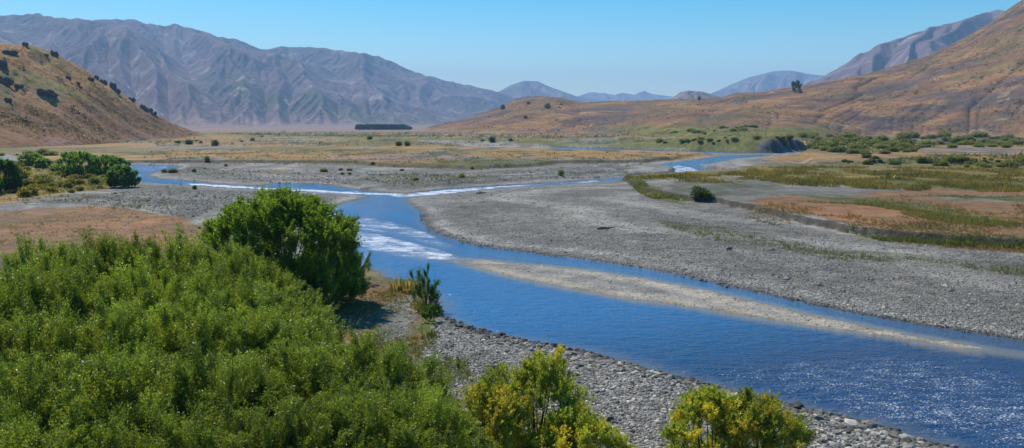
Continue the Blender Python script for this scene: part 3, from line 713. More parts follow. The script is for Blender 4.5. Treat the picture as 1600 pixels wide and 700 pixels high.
SKY_H = [(-220,30),(-100,50),(0,67),(20,70),(40,69),(60,74),(90,84),(110,97),(130,106),(160,127),(190,145),(220,165),(245,180),(270,193),(300,204),(330,211),(350,216)]
make_range('near_left_hill', SKY_H, [(-220,900),(0,950),(200,1050),(350,1150)], [(-220,500),(0,500),(150,560),(300,800),(350,1000)], 31, MT_left, col_left,
           valley=(9.0, -0.4, 0.12, 1), ero=(90, 3.2, 4), pw=1.25, step=1.5, nrow=300, sink=2, rough=1.0)
G_, H_ = len(HILLS) - 2, len(HILLS) - 1
print('hills', time.time() - T0)

# ------------------------------------------------------------------ placing things: first surface along a sight line
def surf(px_, py_):
    px_ = np.atleast_1d(np.asarray(px_, float)); py_ = np.atleast_1d(np.asarray(py_, float))
    dx, dy, dz = ray(px_, py_); n = np.hypot(dx, dy); dx, dy, dz = dx / n, dy / n, dz / n
    D = np.concatenate([np.arange(25, 150, 0.5), np.geomspace(150, 2600, 900)])
    out = np.full((len(px_), 3), np.nan); done = np.zeros(len(px_), bool)
    for r in D:
        x, y, z = dx * r, dy * r, CH + dz * r
        g = np.maximum(hg(x, y), 0.0)
        if r > 480: g = np.maximum(g, np.maximum(np.where(dx > -0.25, hill_h(G_, x, y), -9), np.where(dx < -0.1, hill_h(H_, x, y), -9)))
        hit = (~done) & (z <= g)
        if hit.any():
            out[hit] = np.stack([x, y, g], 1)[hit]; done |= hit
        if done.all(): break
    return out

def leaves(P, D, L, W, cols, r=None):
    r = r or rng; n = len(P)
    D = D / np.linalg.norm(D, axis=1, keepdims=True)
    q = r.normal(size=(n, 3)); S = np.cross(D, q); S /= np.linalg.norm(S, axis=1, keepdims=True) + 1e-9
    L = np.broadcast_to(L, (n,))[:, None]; W = np.broadcast_to(W, (n,))[:, None]
    V = np.stack([P, P + D * L * 0.45 + S * W * 0.5, P + D * L, P + D * L * 0.45 - S * W * 0.5], 1).reshape(-1, 3)
    Fq = np.arange(4 * n).reshape(n, 4)
    return V, Fq, np.repeat(cols, 4, 0)
def tube(pts, rad, k=5):
    pts = np.array(pts, float); n = len(pts); d = np.gradient(pts, axis=0); d /= np.linalg.norm(d, axis=1, keepdims=True) + 1e-9
    a = np.cross(d, [0.3, 0.9, 0.1]); a /= np.linalg.norm(a, axis=1, keepdims=True) + 1e-9; b = np.cross(d, a)
    th = np.linspace(0, 2 * math.pi, k, endpoint=False)
    V = pts[:, None] + np.array(rad)[:, None, None] * (a[:, None] * np.cos(th)[None, :, None] + b[:, None] * np.sin(th)[None, :, None])
    V = V.reshape(-1, 3); Fq = []
    for i in range(n - 1):
        for j in range(k): Fq.append((i * k + j, i * k + (j + 1) % k, (i + 1) * k + (j + 1) % k, (i + 1) * k + j))
    return V, np.array(Fq)
def join(parts):
    Vs, Fs, o = [], [], 0
    for V_, F_ in parts: Vs.append(V_); Fs.append(F_ + o); o += len(V_)
    return np.vstack(Vs), np.vstack(Fs)

def willow_mesh(seed, Hh, R, K, per, leafL, leafW, c1, c2, plume=(2.0, 0.55), flat=0.55, lowfrac=0.35, twigs=14, yellow=None, jag=0.10, hollow=0.35, stems=True):
    """multi-stemmed willow: upright leafy plumes on a fan of stems. returns trunk and crown meshes"""
    r = np.random.default_rng(seed)
    th = r.uniform(0, 2 * math.pi, K); rr = np.sqrt(r.uniform(0, 1, K)) * 0.93
    lob = 1 + 0.14 * np.sin(th * 3 + seed) + 0.08 * np.sin(th * 5 + 2 * seed)
    top = Hh * (flat + (1 - flat) * np.sqrt(np.clip(1 - rr ** 2, 0, 1))) * (1 + r.normal(0, jag, K))
    lo = r.uniform(0, 1, K) < lowfrac
    rr = np.where(lo, r.uniform(0.45, 1.0, K), rr); top = np.where(lo, Hh * r.uniform(0.16, flat + 0.1, K), top)
    tips = np.stack([R * lob * rr * np.cos(th), R * lob * rr * np.sin(th), top], 1)
    ax = np.stack([np.cos(th) * rr * 0.45, np.sin(th) * rr * 0.45, np.ones(K)], 1) + r.normal(0, 0.1, (K, 3)); ax /= np.linalg.norm(ax, axis=1, keepdims=True)
    pl = plume[0] * r.uniform(0.7, 1.3, K); pr = plume[1] * r.uniform(0.7, 1.35, K)
    base = tips - ax * pl[:, None]; base[:, 2] = np.maximum(base[:, 2], 0.15)
    # twigs
    T = K * twigs; pi_ = np.repeat(np.arange(K), twigs)
    s0 = r.uniform(0, 0.6, T); A0 = base[pi_] + ax[pi_] * (pl[pi_] * s0)[:, None]
    ph = r.uniform(0, 2 * math.pi, T); u = np.cross(ax[pi_], [0.1, 0.2, 1.0]); nu = np.linalg.norm(u, axis=1, keepdims=True); u = np.where(nu > 0.1, u / (nu + 1e-9), [1, 0, 0]); w = np.cross(ax[pi_], u)
    side = u * np.cos(ph)[:, None] + w * np.sin(ph)[:, None]
    tl = pl[pi_] * (1 - s0) * r.uniform(0.6, 1.08, T)
    spread = pr[pi_] / np.maximum(pl[pi_], 0.1) * r.uniform(0.25, 1.5, T) * (1 - 0.3 * s0)
    td = ax[pi_] + side * spread[:, None]; td /= np.linalg.norm(td, axis=1, keepdims=True)
    # leaves
    nL = K * per; ti = r.integers(0, T, nL); s = r.uniform(0.03, 1.0, nL) ** 0.8
    P = A0[ti] + td[ti] * (tl[ti] * s)[:, None] + r.normal(0, 0.035 * plume[0], (nL, 3)) * (1.1 - 0.6 * s)[:, None]
    dd = td[ti] * 0.55 + r.normal(0, 0.5, (nL, 3)); dd[:, 2] += 0.1
    hue = r.uniform(0, 1, K)[pi_[ti]] * 0.6 + r.uniform(0, 1, nL) * 0.4
    cc = np.array(c1) * (1 - hue[:, None]) + np.array(c2) * hue[:, None]
    cc *= r.uniform(0.6, 1.5, nL)[:, None]
    pale = r.uniform(0, 1, nL) < 0.02; cc = np.where(pale[:, None], np.array((0.36, 0.40, 0.24)), cc)
    if yellow:
        yk = (r.uniform(0, 1, K) < yellow[0])[pi_[ti]] & (r.uniform(0, 1, nL) < 0.7)
        cc = np.where(yk[:, None], np.array(yellow[1]) * r.uniform(0.7, 1.3, nL)[:, None], cc)
    V_, F_, c_ = leaves(P, dd, leafL * r.uniform(0.6, 1.25, nL), leafW * r.uniform(0.7, 1.3, nL), cc, r)
    crown = np_mesh('crown', V_, F_, c_, smooth=False)
    # stems
    parts = []
    for k in range(0, K, 2 if K < 100 else 5):
        b = base[k]; root = np.array([0.10 * b[0] + r.normal(0, 0.12), 0.10 * b[1] + r.normal(0, 0.12), -0.35])
        m1 = root * 0.55 + b * 0.45; m1[2] = b[2] * 0.38; m1[:2] *= 0.85
        pts = [root, m1, b, b + ax[k] * pl[k] * 0.5, tips[k] - ax[k] * pl[k] * 0.1]
        rs = 0.05 * Hh / 6
        parts.append(tube(pts, [rs, rs * 0.75, rs * 0.5, rs * 0.3, rs * 0.1], 4))
    V_, F_ = join(parts); trunk = np_mesh('trunk', V_, F_, smooth=True)
    crown.materials.append(M_leaf); trunk.materials.append(M_bark)
    return trunk, crown
def plant_tree(name, meshes, loc, label, cat, group=None, rz=0.0, s=1.0, tilt=0.0):
    e = empty(name, loc, rz, s); e.rotation_euler.x = tilt
    tag(e, label, cat, group)
    for nm, me_ in zip(('trunk', 'crown'), meshes): link(nm, me_, None, e)
    return e

LG1, LG2 = (0.056, 0.086, 0.012), (0.275, 0.295, 0.036)
VAR = [willow_mesh(100 + i, 6.6, 3.7, 210, 820, 0.098, 0.03, LG1, LG2, plume=(1.9, 0.62), flat=0.40, lowfrac=0.3, jag=0.075, twigs=13) for i in range(4)]
print('willows', time.time() - T0)
rows = [
 ('back', [(75,386,52),(175,374,52),(280,370,51),(365,392,49)]),
 ('second', [(-20,440,45),(95,425,44),(215,415,44),(330,425,43),(425,455,42)]),
 ('third', [(-70,500,38),(50,490,37),(170,480,37),(290,480,37),(400,490,37),(494,514,36)]),
 ('fourth', [(-70,590,32),(60,570,31),(200,560,31),(330,555,31),(460,548,32),(566,540,33)]),
 ('front', [(10,672,27.5),(150,660,27),(290,650,27),(430,640,27.5),(550,622,28),(632,610,29)]),
]
ordn = ['first', 'second', 'third', 'fourth', 'fifth', 'sixth']
nw = 0
for rn, lst in rows:
    for i, (tx, ty, D) in enumerate(lst):
        dx, dy, dz = ray(tx, ty); k = D / math.hypot(dx, dy); X, Y, Zt = dx * k, dy * k, CH + dz * k
        g = float(hg(X, Y)[0]); s = (Zt - g) / 6.75
        where = 'leftmost' if i == 0 else ('rightmost' if i == len(lst) - 1 else ordn[i] + ' from the left')
        rowt = {'back': 'farthest', 'second': 'second-farthest', 'third': 'middle', 'fourth': 'second-nearest', 'front': 'nearest'}[rn]
        sx = (3.7 if rn != 'front' else 3.2) / 3.7
        o = plant_tree('willow', VAR[nw % 4], (X, Y, g - 0.05), f'bright green willow, {where} in the {rowt} row of the left thicket', 'tree', 'willows massed in the left foreground', rz=nw * 2.4, s=(sx, sx, s))
        nw += 1
# the big round willow by the water
wb = ground_pt(446, 482)
D = math.hypot(*wb); Ht = 14 - (308 - 192) / 1386 * wb[1]
big = willow_mesh(210, Ht, 6.1, 400, 900, 0.19, 0.07, (0.060, 0.10, 0.009), (0.22, 0.26, 0.022), plume=(2.3, 0.85), flat=0.45, lowfrac=0.55, jag=0.05, twigs=14)
plant_tree('willow', big, (wb[0], wb[1], float(hg(*wb)[0]) - 0.1), 'large dense dome-shaped willow at the river bend, dark underneath', 'tree')
# yellowing young willows, lower right
YG1, YG2, YL = (0.16, 0.18, 0.022), (0.38, 0.36, 0.05), (0.58, 0.42, 0.05)
def pos_at(tx, ty, D):
    dx, dy, dz = ray(tx, ty); k = D / math.hypot(dx, dy); return dx * k, dy * k, CH + dz * k
for (tx, ty, D, R, K, lab, sd, yf) in [
    (834, 560, 33, 2.2, 96, 'tallest young willow of the yellow-green clump at bottom centre, green topped', 301, 0.14),
    (754, 604, 31, 1.95, 80, 'yellowing young willow on the left of the bottom centre clump', 302, 0.48),
    (902, 644, 31, 1.8, 66, 'lower green and gold young willow on the right of the bottom centre clump', 303, 0.3),
    (1112, 612, 32, 1.8, 86, 'pale green young willow on the cobbles, left half of the bottom right clump', 304, 0.12),
    (1190, 616, 32, 1.8, 86, 'yellower young willow on the cobbles, right half of the bottom right clump', 305, 0.34)]:
    X, Y, Zt = pos_at(tx, ty, D); g = float(hg(X, Y)[0])
    ms = willow_mesh(sd, Zt - g, R * 1.02, int(K * 1.6), 820, 0.09, 0.034, YG1, YG2, plume=(1.0, 0.7), flat=0.45, lowfrac=0.55, jag=0.06, yellow=(yf, YL), twigs=14)
    plant_tree('young_willow', ms, (X, Y, g), lab, 'tree')
# bank bush: upright blue-green shoots
X, Y = ground_pt(666, 486); g = float(hg(X, Y)[0])
ms = willow_mesh(401, 3.0, 1.15, 26, 420, 0.12, 0.035, (0.045, 0.085, 0.022), (0.10, 0.15, 0.03), plume=(1.2, 0.28), flat=0.5, lowfrac=0.35, jag=0.16, twigs=8)
plant_tree('bank_bush', ms, (X, Y, g), 'upright dark green bush with spiky shoots on the near river bank', 'bush')
X, Y = ground_pt(672, 505); ms2 = willow_mesh(402, 1.1, 0.75, 20, 300, 0.10, 0.035, (0.05, 0.10, 0.02), (0.10, 0.15, 0.03), plume=(0.6, 0.2), flat=0.5, lowfrac=0.4, twigs=6)
plant_tree('bank_bush', ms2, (X, Y, float(hg(X, Y)[0])), 'low rounded green bush in front of the spiky bank bush', 'bush')
X, Y = ground_pt(560, 446); ms3 = willow_mesh(403, 2.6, 1.2, 24, 380, 0.12, 0.04, (0.05, 0.09, 0.02), (0.10, 0.13, 0.03), plume=(1.0, 0.28), flat=0.5, lowfrac=0.4, jag=0.12, twigs=7)
plant_tree('bank_bush', ms3, (X, Y, float(hg(X, Y)[0])), 'green bush tucked against the right side of the large willow', 'bush')
# middle distance willows on the left
def mid_willow(px_, pyb, pyt, wpx, seed, lab, c1=(0.05, 0.085, 0.014), c2=(0.11, 0.155, 0.025)):
    X, Y = ground_pt(px_, pyb); g = float(hg(X, Y)[0]); m = Y / F
    Hm = 14 - (pyt - 192) * m - g; R = wpx * m / 2
    ms = willow_mesh(seed, Hm, R, 170, 330, 0.30, 0.13, np.array(c1) * 1.7, np.array(c2) * 1.8, plume=(Hm * 0.3, R * 0.16), flat=0.42, lowfrac=0.55, jag=0.04, twigs=9)
    plant_tree('willow', ms, (X, Y, g - 0.1), lab, 'tree')
mid_willow(124, 279, 235, 62, 501, 'broad willow with yellowish top, left of the group by the side channel')
mid_willow(168, 276, 241, 62, 502, 'dark willow between the broad willow and the round one by the channel', (0.04, 0.07, 0.015), (0.08, 0.12, 0.022))
mid_willow(190, 296, 257, 47, 503, 'round bright green willow beside the gravel and side channel')
mid_willow(8, 303, 248, 50, 504, 'dark willow at the left edge of the photo', (0.035, 0.065, 0.014), (0.07, 0.11, 0.02))
mid_willow(-22, 308, 252, 44, 508, 'dark willow cut by the left edge of the photo', (0.035, 0.065, 0.014), (0.07, 0.11, 0.02))
mid_willow(50, 262, 239, 42, 505, 'loose light green willow beside the pale gravel track', (0.07, 0.10, 0.02), (0.12, 0.16, 0.03))
mid_willow(70, 266, 247, 26, 506, 'smaller green willow right of the one beside the gravel track', (0.06, 0.095, 0.02), (0.11, 0.15, 0.03))
print('trees', time.time() - T0)

# ------------------------------------------------------------------ shrubs (unit size: 1 m high, 1.1 m wide)
def shrub_mesh(seed, n, c1, c2, L=0.16, spiky=0.0, wide=0.55, lobes=9, name='shrub'):
    r = np.random.default_rng(seed)
    th = r.uniform(0, 6.283, lobes); rr = np.sqrt(r.uniform(0, 1, lobes)) * wide * 0.68
    cz = (0.25 + 0.38 * np.sqrt(1 - (rr / wide) ** 2)) * r.uniform(0.5, 1.15, lobes); cr = r.uniform(0.16, 0.36, lobes)
    k = r.integers(0, lobes, n); d = r.normal(size=(n, 3)); d /= np.linalg.norm(d, axis=1, keepdims=True)
    P = np.stack([rr * np.cos(th), rr * np.sin(th), cz], 1)[k] + d * (cr[k] * r.uniform(0.5, 1.25, n))[:, None]
    low = r.uniform(0, 1, n) < 0.3; P[low, 2] *= r.uniform(0, 1, low.sum())
    P[:, 2] = np.maximum(P[:, 2], 0.0)
    D = d * (1 - spiky) + np.array([0, 0, 1.2]) * (0.35 + spiky) + r.normal(0, 0.4, (n, 3))
    h = r.uniform(0, 1, lobes)[k] * 0.6 + r.uniform(0, 1, n) * 0.4
    cc = (np.array(c1) * (1 - h[:, None]) + np.array(c2) * h[:, None]) * r.uniform(0.75, 1.25, n)[:, None]
    V_, F_, c_ = leaves(P, D, L * r.uniform(0.6, 1.3, n), L * 0.5, cc, r)
    me_ = np_mesh(name, V_, F_, c_, smooth=False); me_.materials.append(M_shrub); return me_
SH_dark = [shrub_mesh(600 + i, 1500, (0.055, 0.07, 0.026), (0.11, 0.13, 0.045), 0.15) for i in range(3)]
SH_green = [shrub_mesh(610 + i, 1300, (0.115, 0.115, 0.03), (0.23, 0.20, 0.058), 0.16) for i in range(3)]
SH_gold = [shrub_mesh(620 + i, 1100, (0.15, 0.12, 0.03), (0.22, 0.17, 0.045), 0.2, 0.5) for i in range(3)]
def put_shrub(kind, px_, pyb, w, h, name, label, cat='shrub', group=None, proj=None):
    p = surf([px_], [pyb])[0] if proj is None else proj
    if np.isnan(p[0]): return
    me_ = kind[random.randrange(len(kind))]
    m = p[1] / F; o = link(name, me_, None, None, (p[0], p[1], p[2] - 0.03 * h * m))
    o.rotation_euler.z = random.uniform(0, 6.28); o.scale = (w * m / 1.15, w * m / 1.15, h * m / 0.98)
    tag(o, label, cat, group); return o
# single bushes one can point to
put_shrub(SH_dark, 1092, 310, 26, 19, 'bush', 'dark rounded bush alone on the gravel right of the river', 'bush')
put_shrub(SH_dark, 1107, 310, 20, 11, 'bush', 'low dark bush joined to the right side of the lone gravel bush', 'bush')
singles = [
 (278,224,10,5,'flat dark bush at the foot of the left hill, farthest left of five'),(296,226,14,8,'largest round bush of the cluster at the foot of the left hill'),
 (307,221,5,3,'tiny bush just above and right of the round bush at the left hill'),(313,224,6,4,'small low bush right of the round bush at the left hill'),
 (335,228,12,10,'round dark bush standing alone right of the left hill foot'),(394,220,9,6,'round bush on the far green flat, right of the lone hill-foot bush'),
 (378,222,5,3,'small bush left of the round bush on the far green flat'),(410,214,6,3,'farthest small bush on the green flat below the mountains'),
 (324,254,11,11,'upright brown-green bush on the golden grass above the side channel'),(270,270,20,8,'low dark green bush on the gravel spit beside the side channel'),
 (257,270,9,6,'small dark bush at the left tip of the gravel spit'),(303,269,7,6,'small green bush right of the low gravel spit bush'),
 (305,296,8,7,'small bush at the lower edge of the white side channel riffle'),(353,260,6,4,'little dark bush at the upper edge of the left gravel flat'),
 (507,269,15,7,'low green bush, leftmost on the gravel above the junction'),(533,266,8,4,'small green bush, second from left above the junction'),
 (547,267,12,5,'wide low green bush, third from left above the junction'),(535,273,7,4,'small bush nearest the water in the left gravel group'),
 (547,273,7,4,'small bush below the wide low bush above the junction'),(583,257,7,4,'dark clump at the edge of the golden grass above the junction'),
 (628,267,7,3,'flat dark clump at the grass edge, centre of the valley'),(738,265,7,6,'small dark bush on the dark green grass strip'),
 (650,282,13,6,'dark green bush in the sparse grass above the junction'),(721,278,10,7,'brown-green bush right of the dark one above the junction'),
 (577,218,9,6,'round bush below the dark distant plantation'),(623,228,11,8,'left one of the twin round bushes in mid valley'),
 (637,228,11,8,'right one of the twin round bushes in mid valley'),(770,222,12,9,'round dark tree at the foot of the brown hills'),
 (754,221,6,3,'low bush left of the round tree at the brown hill foot'),(799,220,8,4,'low bush right of the round tree at the brown hill foot'),
 (876,274,10,9,'pale grassy bush alone on the gravel between the channels'),(840,266,5,2,'tiny clump at the gravel edge above the pale grassy bush')]
for x, y, w, h, lab in singles:
    put_shrub(SH_green if 'green' in lab or 'pale' in lab else SH_dark, x, y, w, h, 'bush', lab, 'bush')
hill_ones = [(785,170,7,8,'dark bush on the left shoulder of the brown hills'),(825,161,5,4,'small dark bush near the top of the rounded brown hill'),(855,168,10,8,'larger dark bush just under the rounded brown hilltop'),
 (821,184,6,4,'small dark bush low on the rounded brown hill'),(877,163,4,3,'tiny bush at the right of the rounded brown hilltop'),(1137,146,7,5,'dark bush on the skyline of the brown hills'),(1092,155,5,6,'small bush on the skyline below the dark knoll'),
 (1180,141,5,3,'faint small bush on the skyline left of the lone hill tree'),(1251,144,5,6,'small bush beside the lone hill tree')]
for x, y, w, h, lab in hill_ones: put_shrub(SH_dark, x, y + 1, w, h, 'bush', lab, 'bush')
p = surf([1244], [145])[0]; m = p[1] / F
ms = willow_mesh(701, 17 * m, 7.5 * m, 34, 150, 1.6, 0.8, (0.025, 0.035, 0.014), (0.045, 0.06, 0.02), plume=(6 * m, 1.5 * m), flat=0.6, lowfrac=0.15, twigs=6)
plant_tree('hill_tree', ms, tuple(p), 'lone dark tree standing on the skyline of the brown hills', 'tree')
# belts of scrub
def in_poly(poly, n, r):
    P = np.array(poly, float); lo, hi = P.min(0), P.max(0); Q = np.roll(P, -1, 0); out = []; got = 0
    while got < n:
        m = 2 * n + 50; x, y = r.uniform(lo[0], hi[0], m), r.uniform(lo[1], hi[1], m); ins = np.zeros(m, bool)
        for (ax, ay), (bx, by) in zip(P, Q):
            if ay != by: ins ^= ((ay > y) != (by > y)) & (x < ax + (y - ay) / (by - ay) * (bx - ax))
        out.append(np.stack([x[ins], y[ins]], 1)); got += int(ins.sum())
    return np.vstack(out)[:n]
def belt(poly, n, kind, w, asp, name, label, group, seed):
    r = np.random.default_rng(seed); q = in_poly(poly, n, r); S = surf(q[:, 0], q[:, 1])
    for (x, y), p in zip(q, S):
        if np.isnan(p[0]) or gsample(sdw, p[0], p[1]) < 1: continue
        ww = w * r.lognormal(0, 0.35); put_shrub(kind, x, y, ww, ww * asp * r.uniform(0.8, 1.2), name, label, 'shrub', group, p)
g1 = 'scrub on the flat below the right hill'
belt([(1250,213),(1330,214),(1400,224),(1440,236),(1390,243),(1300,240),(1262,232)], 100, SH_green, 14, 0.45, 'shrub', 'olive green shrub in the dense belt right of the eroded bluff', 'shrubs in the dense belt right of the bluff', 1)
belt([(1400,216),(1480,212),(1600,216),(1650,220),(1650,232),(1500,231),(1410,232)], 52, SH_green, 15, 0.42, 'shrub', 'green shrub in the band at the foot of the right hill', 'shrubs in the band at the right hill foot', 2)
belt([(1310,252),(1360,246),(1420,250),(1410,258),(1330,258)], 8, SH_dark, 13, 0.5, 'shrub', 'dark shrub on the tan ground below the dense belt', 'shrubs on the tan ground', 3)
belt([(1420,252),(1500,248),(1600,250),(1660,254),(1660,266),(1500,262),(1430,260)], 40, SH_green, 11, 0.5, 'shrub', 'olive rounded shrub in the row above the yellow reeds', 'shrubs in the row above the yellow reeds', 4)
belt([(1020,222),(1100,214),(1200,212),(1250,222),(1200,232),(1060,229)], 34, SH_green, 9, 0.4, 'shrub', 'small shrub on the bright green rise beyond the far bend', 'shrubs on the green rise beyond the bend', 5)
belt([(1040,208),(1120,200),(1180,198),(1180,203),(1090,211)], 22, SH_green, 9, 0.35, 'shrub', 'olive shrub along the top edge of the bright green rise', 'shrubs along the top of the green rise', 6)
belt([(5,262),(90,256),(180,276),(168,297),(95,303),(10,312),(0,290)], 46, SH_gold, 15, 0.55, 'shrub', 'golden olive shrub in the scrub flat left of the willows', 'golden shrubs on the left scrub flat', 7)
belt([(60,292),(170,285),(165,301),(60,306)], 12, SH_green, 12, 0.7, 'shrub', 'green shrub along the lower edge of the left scrub flat', 'green shrubs at the left scrub edge', 8)
belt([(0,238),(30,236),(90,240),(92,248),(40,248),(0,246)], 12, SH_green, 11, 0.5, 'shrub', 'green shrub behind the pale track on the left', 'shrubs behind the pale track', 9)
print('shrubs', time.time() - T0)

# ------------------------------------------------------------------ rock outcrops on the left hill
def rock_mesh(seed, n=7):
    r = np.random.default_rng(seed); parts = []
    import bmesh
    bm = bmesh.new(); bmesh.ops.create_icosphere(bm, subdivisions=3, radius=1.0)
    v0 = np.array([v.co[:] for v in bm.verts]); f0 = np.array([[v.index for v in f.verts] for f in bm.faces]); bm.free()
    for k in range(n):
        d = v0 / np.linalg.norm(v0, axis=1, keepdims=True)
        q = 1 + 0.45 * fbm(d[:, 0] * 1.6 + k * 7 + seed, d[:, 1] * 1.6 + d[:, 2] * 2.1, 4, seed + k)
        s = r.uniform(0.3, 0.75) * np.array([1, 0.9, r.uniform(0.5, 0.9)])
        c = np.array([r.uniform(-1.1, 1.1), r.uniform(-0.5, 0.5), r.uniform(0, 0.25)])
        parts.append((np.round(d * q[:, None] * 5) / 5 * s * 0.6 + d * q[:, None] * s * 0.4 + c, f0))
    V_, F_ = join(parts); me_ = np_mesh('rock_outcrop', V_, F_, smooth=False); me_.materials.append(M_rock); return me_
ROCK = [rock_mesh(s_, 7) for s_ in (800, 801, 802)]
rocks = [(4,104,20,16,'large dark crag at the left edge, upper hillside'),(10,132,30,14,'broad dark crag at the left edge, below the upper one'),(30,136,14,7,'dark rock right of the broad left-edge crag'),
 (72,147,26,11,'long dark rock outcrop mid slope on the left hill'),(84,152,12,8,'right end rock of the mid slope outcrop'),(19,84,22,7,'low dark rock band under the hilltop'),(41,71,9,6,'rock knob on the hilltop skyline'),
 (85,88,11,12,'tall dark crag on the skyline right of the hilltop'),(73,88,9,5,'small rock beside the tall skyline crag'),(108,125,8,8,'lone dark rock high on the right face'),(121,133,6,5,'small dark rock, lower right of the lone one'),
 (126,137,5,3,'tiny rock, last of the three on the right face'),(142,126,9,7,'dark rock near the skyline, mid ridge'),(13,158,11,8,'dark rock low on the left part of the hill'),
 (165,127,12,9,'upper rock of the dark row on the ridge skyline'),(174,137,12,9,'second rock of the dark row on the ridge skyline'),(184,145,12,8,'third rock of the dark row on the ridge skyline'),(149,123,8,6,'small rock above the dark skyline row'),
 (207,158,12,7,'first rock of the lower dark skyline row'),(223,165,10,7,'second rock of the lower dark skyline row'),(233,174,12,8,'third rock of the lower dark skyline row'),(241,180,9,6,'last rock at the bottom of the skyline row'),(228,174,8,6,'rock just below the lower skyline row')]
for x, y, w, h, lab in rocks:
    p = surf([x], [y])[0]
    if np.isnan(p[0]) or p[1] > 1400:
        p = surf([x - 2], [y + 5])[0]
    if np.isnan(p[0]) or p[1] > 1400: print('rock miss', x, y); continue
    m = p[1] / F; o = link('rock_outcrop', ROCK[random.randrange(3)], None, None, (p[0], p[1], p[2])); o.scale = (w * m / 2.6, w * m / 2.6, h * m / 0.85); o.rotation_euler.z = random.uniform(-0.6, 0.6)
    tag(o, lab, 'rock', 'dark crags on the left hill')

# ------------------------------------------------------------------ dark plantation far up the valley
r = np.random.default_rng(900); n = 2600
q = in_poly([(556,203.4),(600,203.6),(640,203.4),(644,201.5),(600,200.8),(556,201)], 1500, r)
gx_, gy_ = ground_pt(q[:, 0], q[:, 1]); parts_P, parts_c = [], []
vs, fs = [], []
hh = r.uniform(4.0, 11.5, len(gx_)) * np.clip((q[:, 0] - 550) / 8, 0.5, 1) * np.clip((652 - q[:, 0]) / 20, 0.4, 1)
k6 = np.linspace(0, 2 * math.pi, 6, endpoint=False)
for i, (x, y, h) in enumerate(zip(gx_, gy_, hh)):
    rr_ = r.uniform(1.6, 3.4); ring = np.stack([x + rr_ * np.cos(k6), y + rr_ * np.sin(k6), np.full(6, 0.5 + h * 0.12)], 1)
    ring2 = np.stack([x + rr_ * .75 * np.cos(k6 + .5), y + rr_ * .75 * np.sin(k6 + .5), np.full(6, 0.5 + h * 0.6)], 1)
    tip = np.stack([x + 0.15 * np.cos(k6), y + 0.15 * np.sin(k6), np.full(6, 0.5 + h)], 1)
    b0 = len(vs) * 1
    base_i = i * 18; vs.append(np.vstack([ring, ring2, tip]))
    for a in range(2):
        for j in range(6): fs.append((base_i + a * 6 + j, base_i + a * 6 + (j + 1) % 6, base_i + a * 6 + 6 + (j + 1) % 6, base_i + a * 6 + 6 + j))
Vp = np.vstack(vs); cp = np.zeros((len(Vp), 3)) + np.array((0.020, 0.036, 0.045)); me = np_mesh('pine_plantation', Vp, np.array(fs), cp, smooth=False); me.materials.append(M_shrub)  # dark conifer colour, tinted bluish to paint in extra distance haze
tag(link('pine_plantation', me), kind='stuff')

# ------------------------------------------------------------------ grass and reeds (uncountable)
def tufts(name, lst, blades=9, seed=5):
    r = np.random.default_rng(seed); Ps, Ds, Ls, Ws, Cs = [], [], [], [], []
    for poly, n, hgt, c1, c2, jit in lst:
        q = in_poly(poly, n, r); gx_, gy_ = ground_pt(q[:, 0], q[:, 1], 1.0 if jit else 0.3)
        ok = (gsample(sdw, gx_, gy_) > 0.4) & (fbm(gx_ * 0.09, gy_ * 0.06, 3, 79) > -0.10); gx_, gy_ = gx_[ok], gy_[ok]; g = np.maximum(hg(gx_, gy_), hill_h(G_, gx_, gy_)); n_ = len(gx_)
        sz = hgt * r.lognormal(0, 0.35, n_); hu = np.clip(ss(-0.25, 0.25, fbm(gx_ * 0.05, gy_ * 0.05, 4, 71, 0.6)) * 0.75 + r.uniform(-0.1, 0.35, n_), 0, 1); b = blades; sz = sz * (0.75 + 0.9 * np.clip(fbm(gx_ * 0.12, gy_ * 0.09, 3, 75) + 0.2, 0, 1))
        idx = np.repeat(np.arange(n_), b); s_ = sz[idx]
        P = np.stack([gx_[idx], gy_[idx], g[idx]], 1) + np.stack([r.normal(0, 0.22, len(idx)) * s_, r.normal(0, 0.22, len(idx)) * s_, np.full(len(idx), -0.03)], 1)
        D = np.stack([r.normal(0, 0.45, len(idx)), r.normal(0, 0.45, len(idx)), np.ones(len(idx))], 1)
        cc = (np.array(c1) * (1 - hu[idx, None]) + np.array(c2) * hu[idx, None]) * r.uniform(0.7, 1.3, len(idx))[:, None]
        Ps.append(P); Ds.append(D); Ls.append(s_ * r.uniform(0.6, 1.2, len(idx))); Ws.append(s_ * 0.13); Cs.append(cc)
    V_, F_, c_ = leaves(np.vstack(Ps), np.vstack(Ds), np.concatenate(Ls), np.concatenate(Ws), np.vstack(Cs), r)
    me_ = np_mesh(name, V_, F_, c_, smooth=False); me_.materials.append(M_grass); tag(link(name, me_), kind='stuff')
GN1, GN2 = (0.07, 0.09, 0.025), (0.13, 0.135, 0.04); GD1, GD2 = (0.24, 0.16, 0.06), (0.33, 0.23, 0.10); OL1, OL2 = (0.13, 0.125, 0.035), (0.20, 0.165, 0.05); BR = (0.10, 0.085, 0.045)
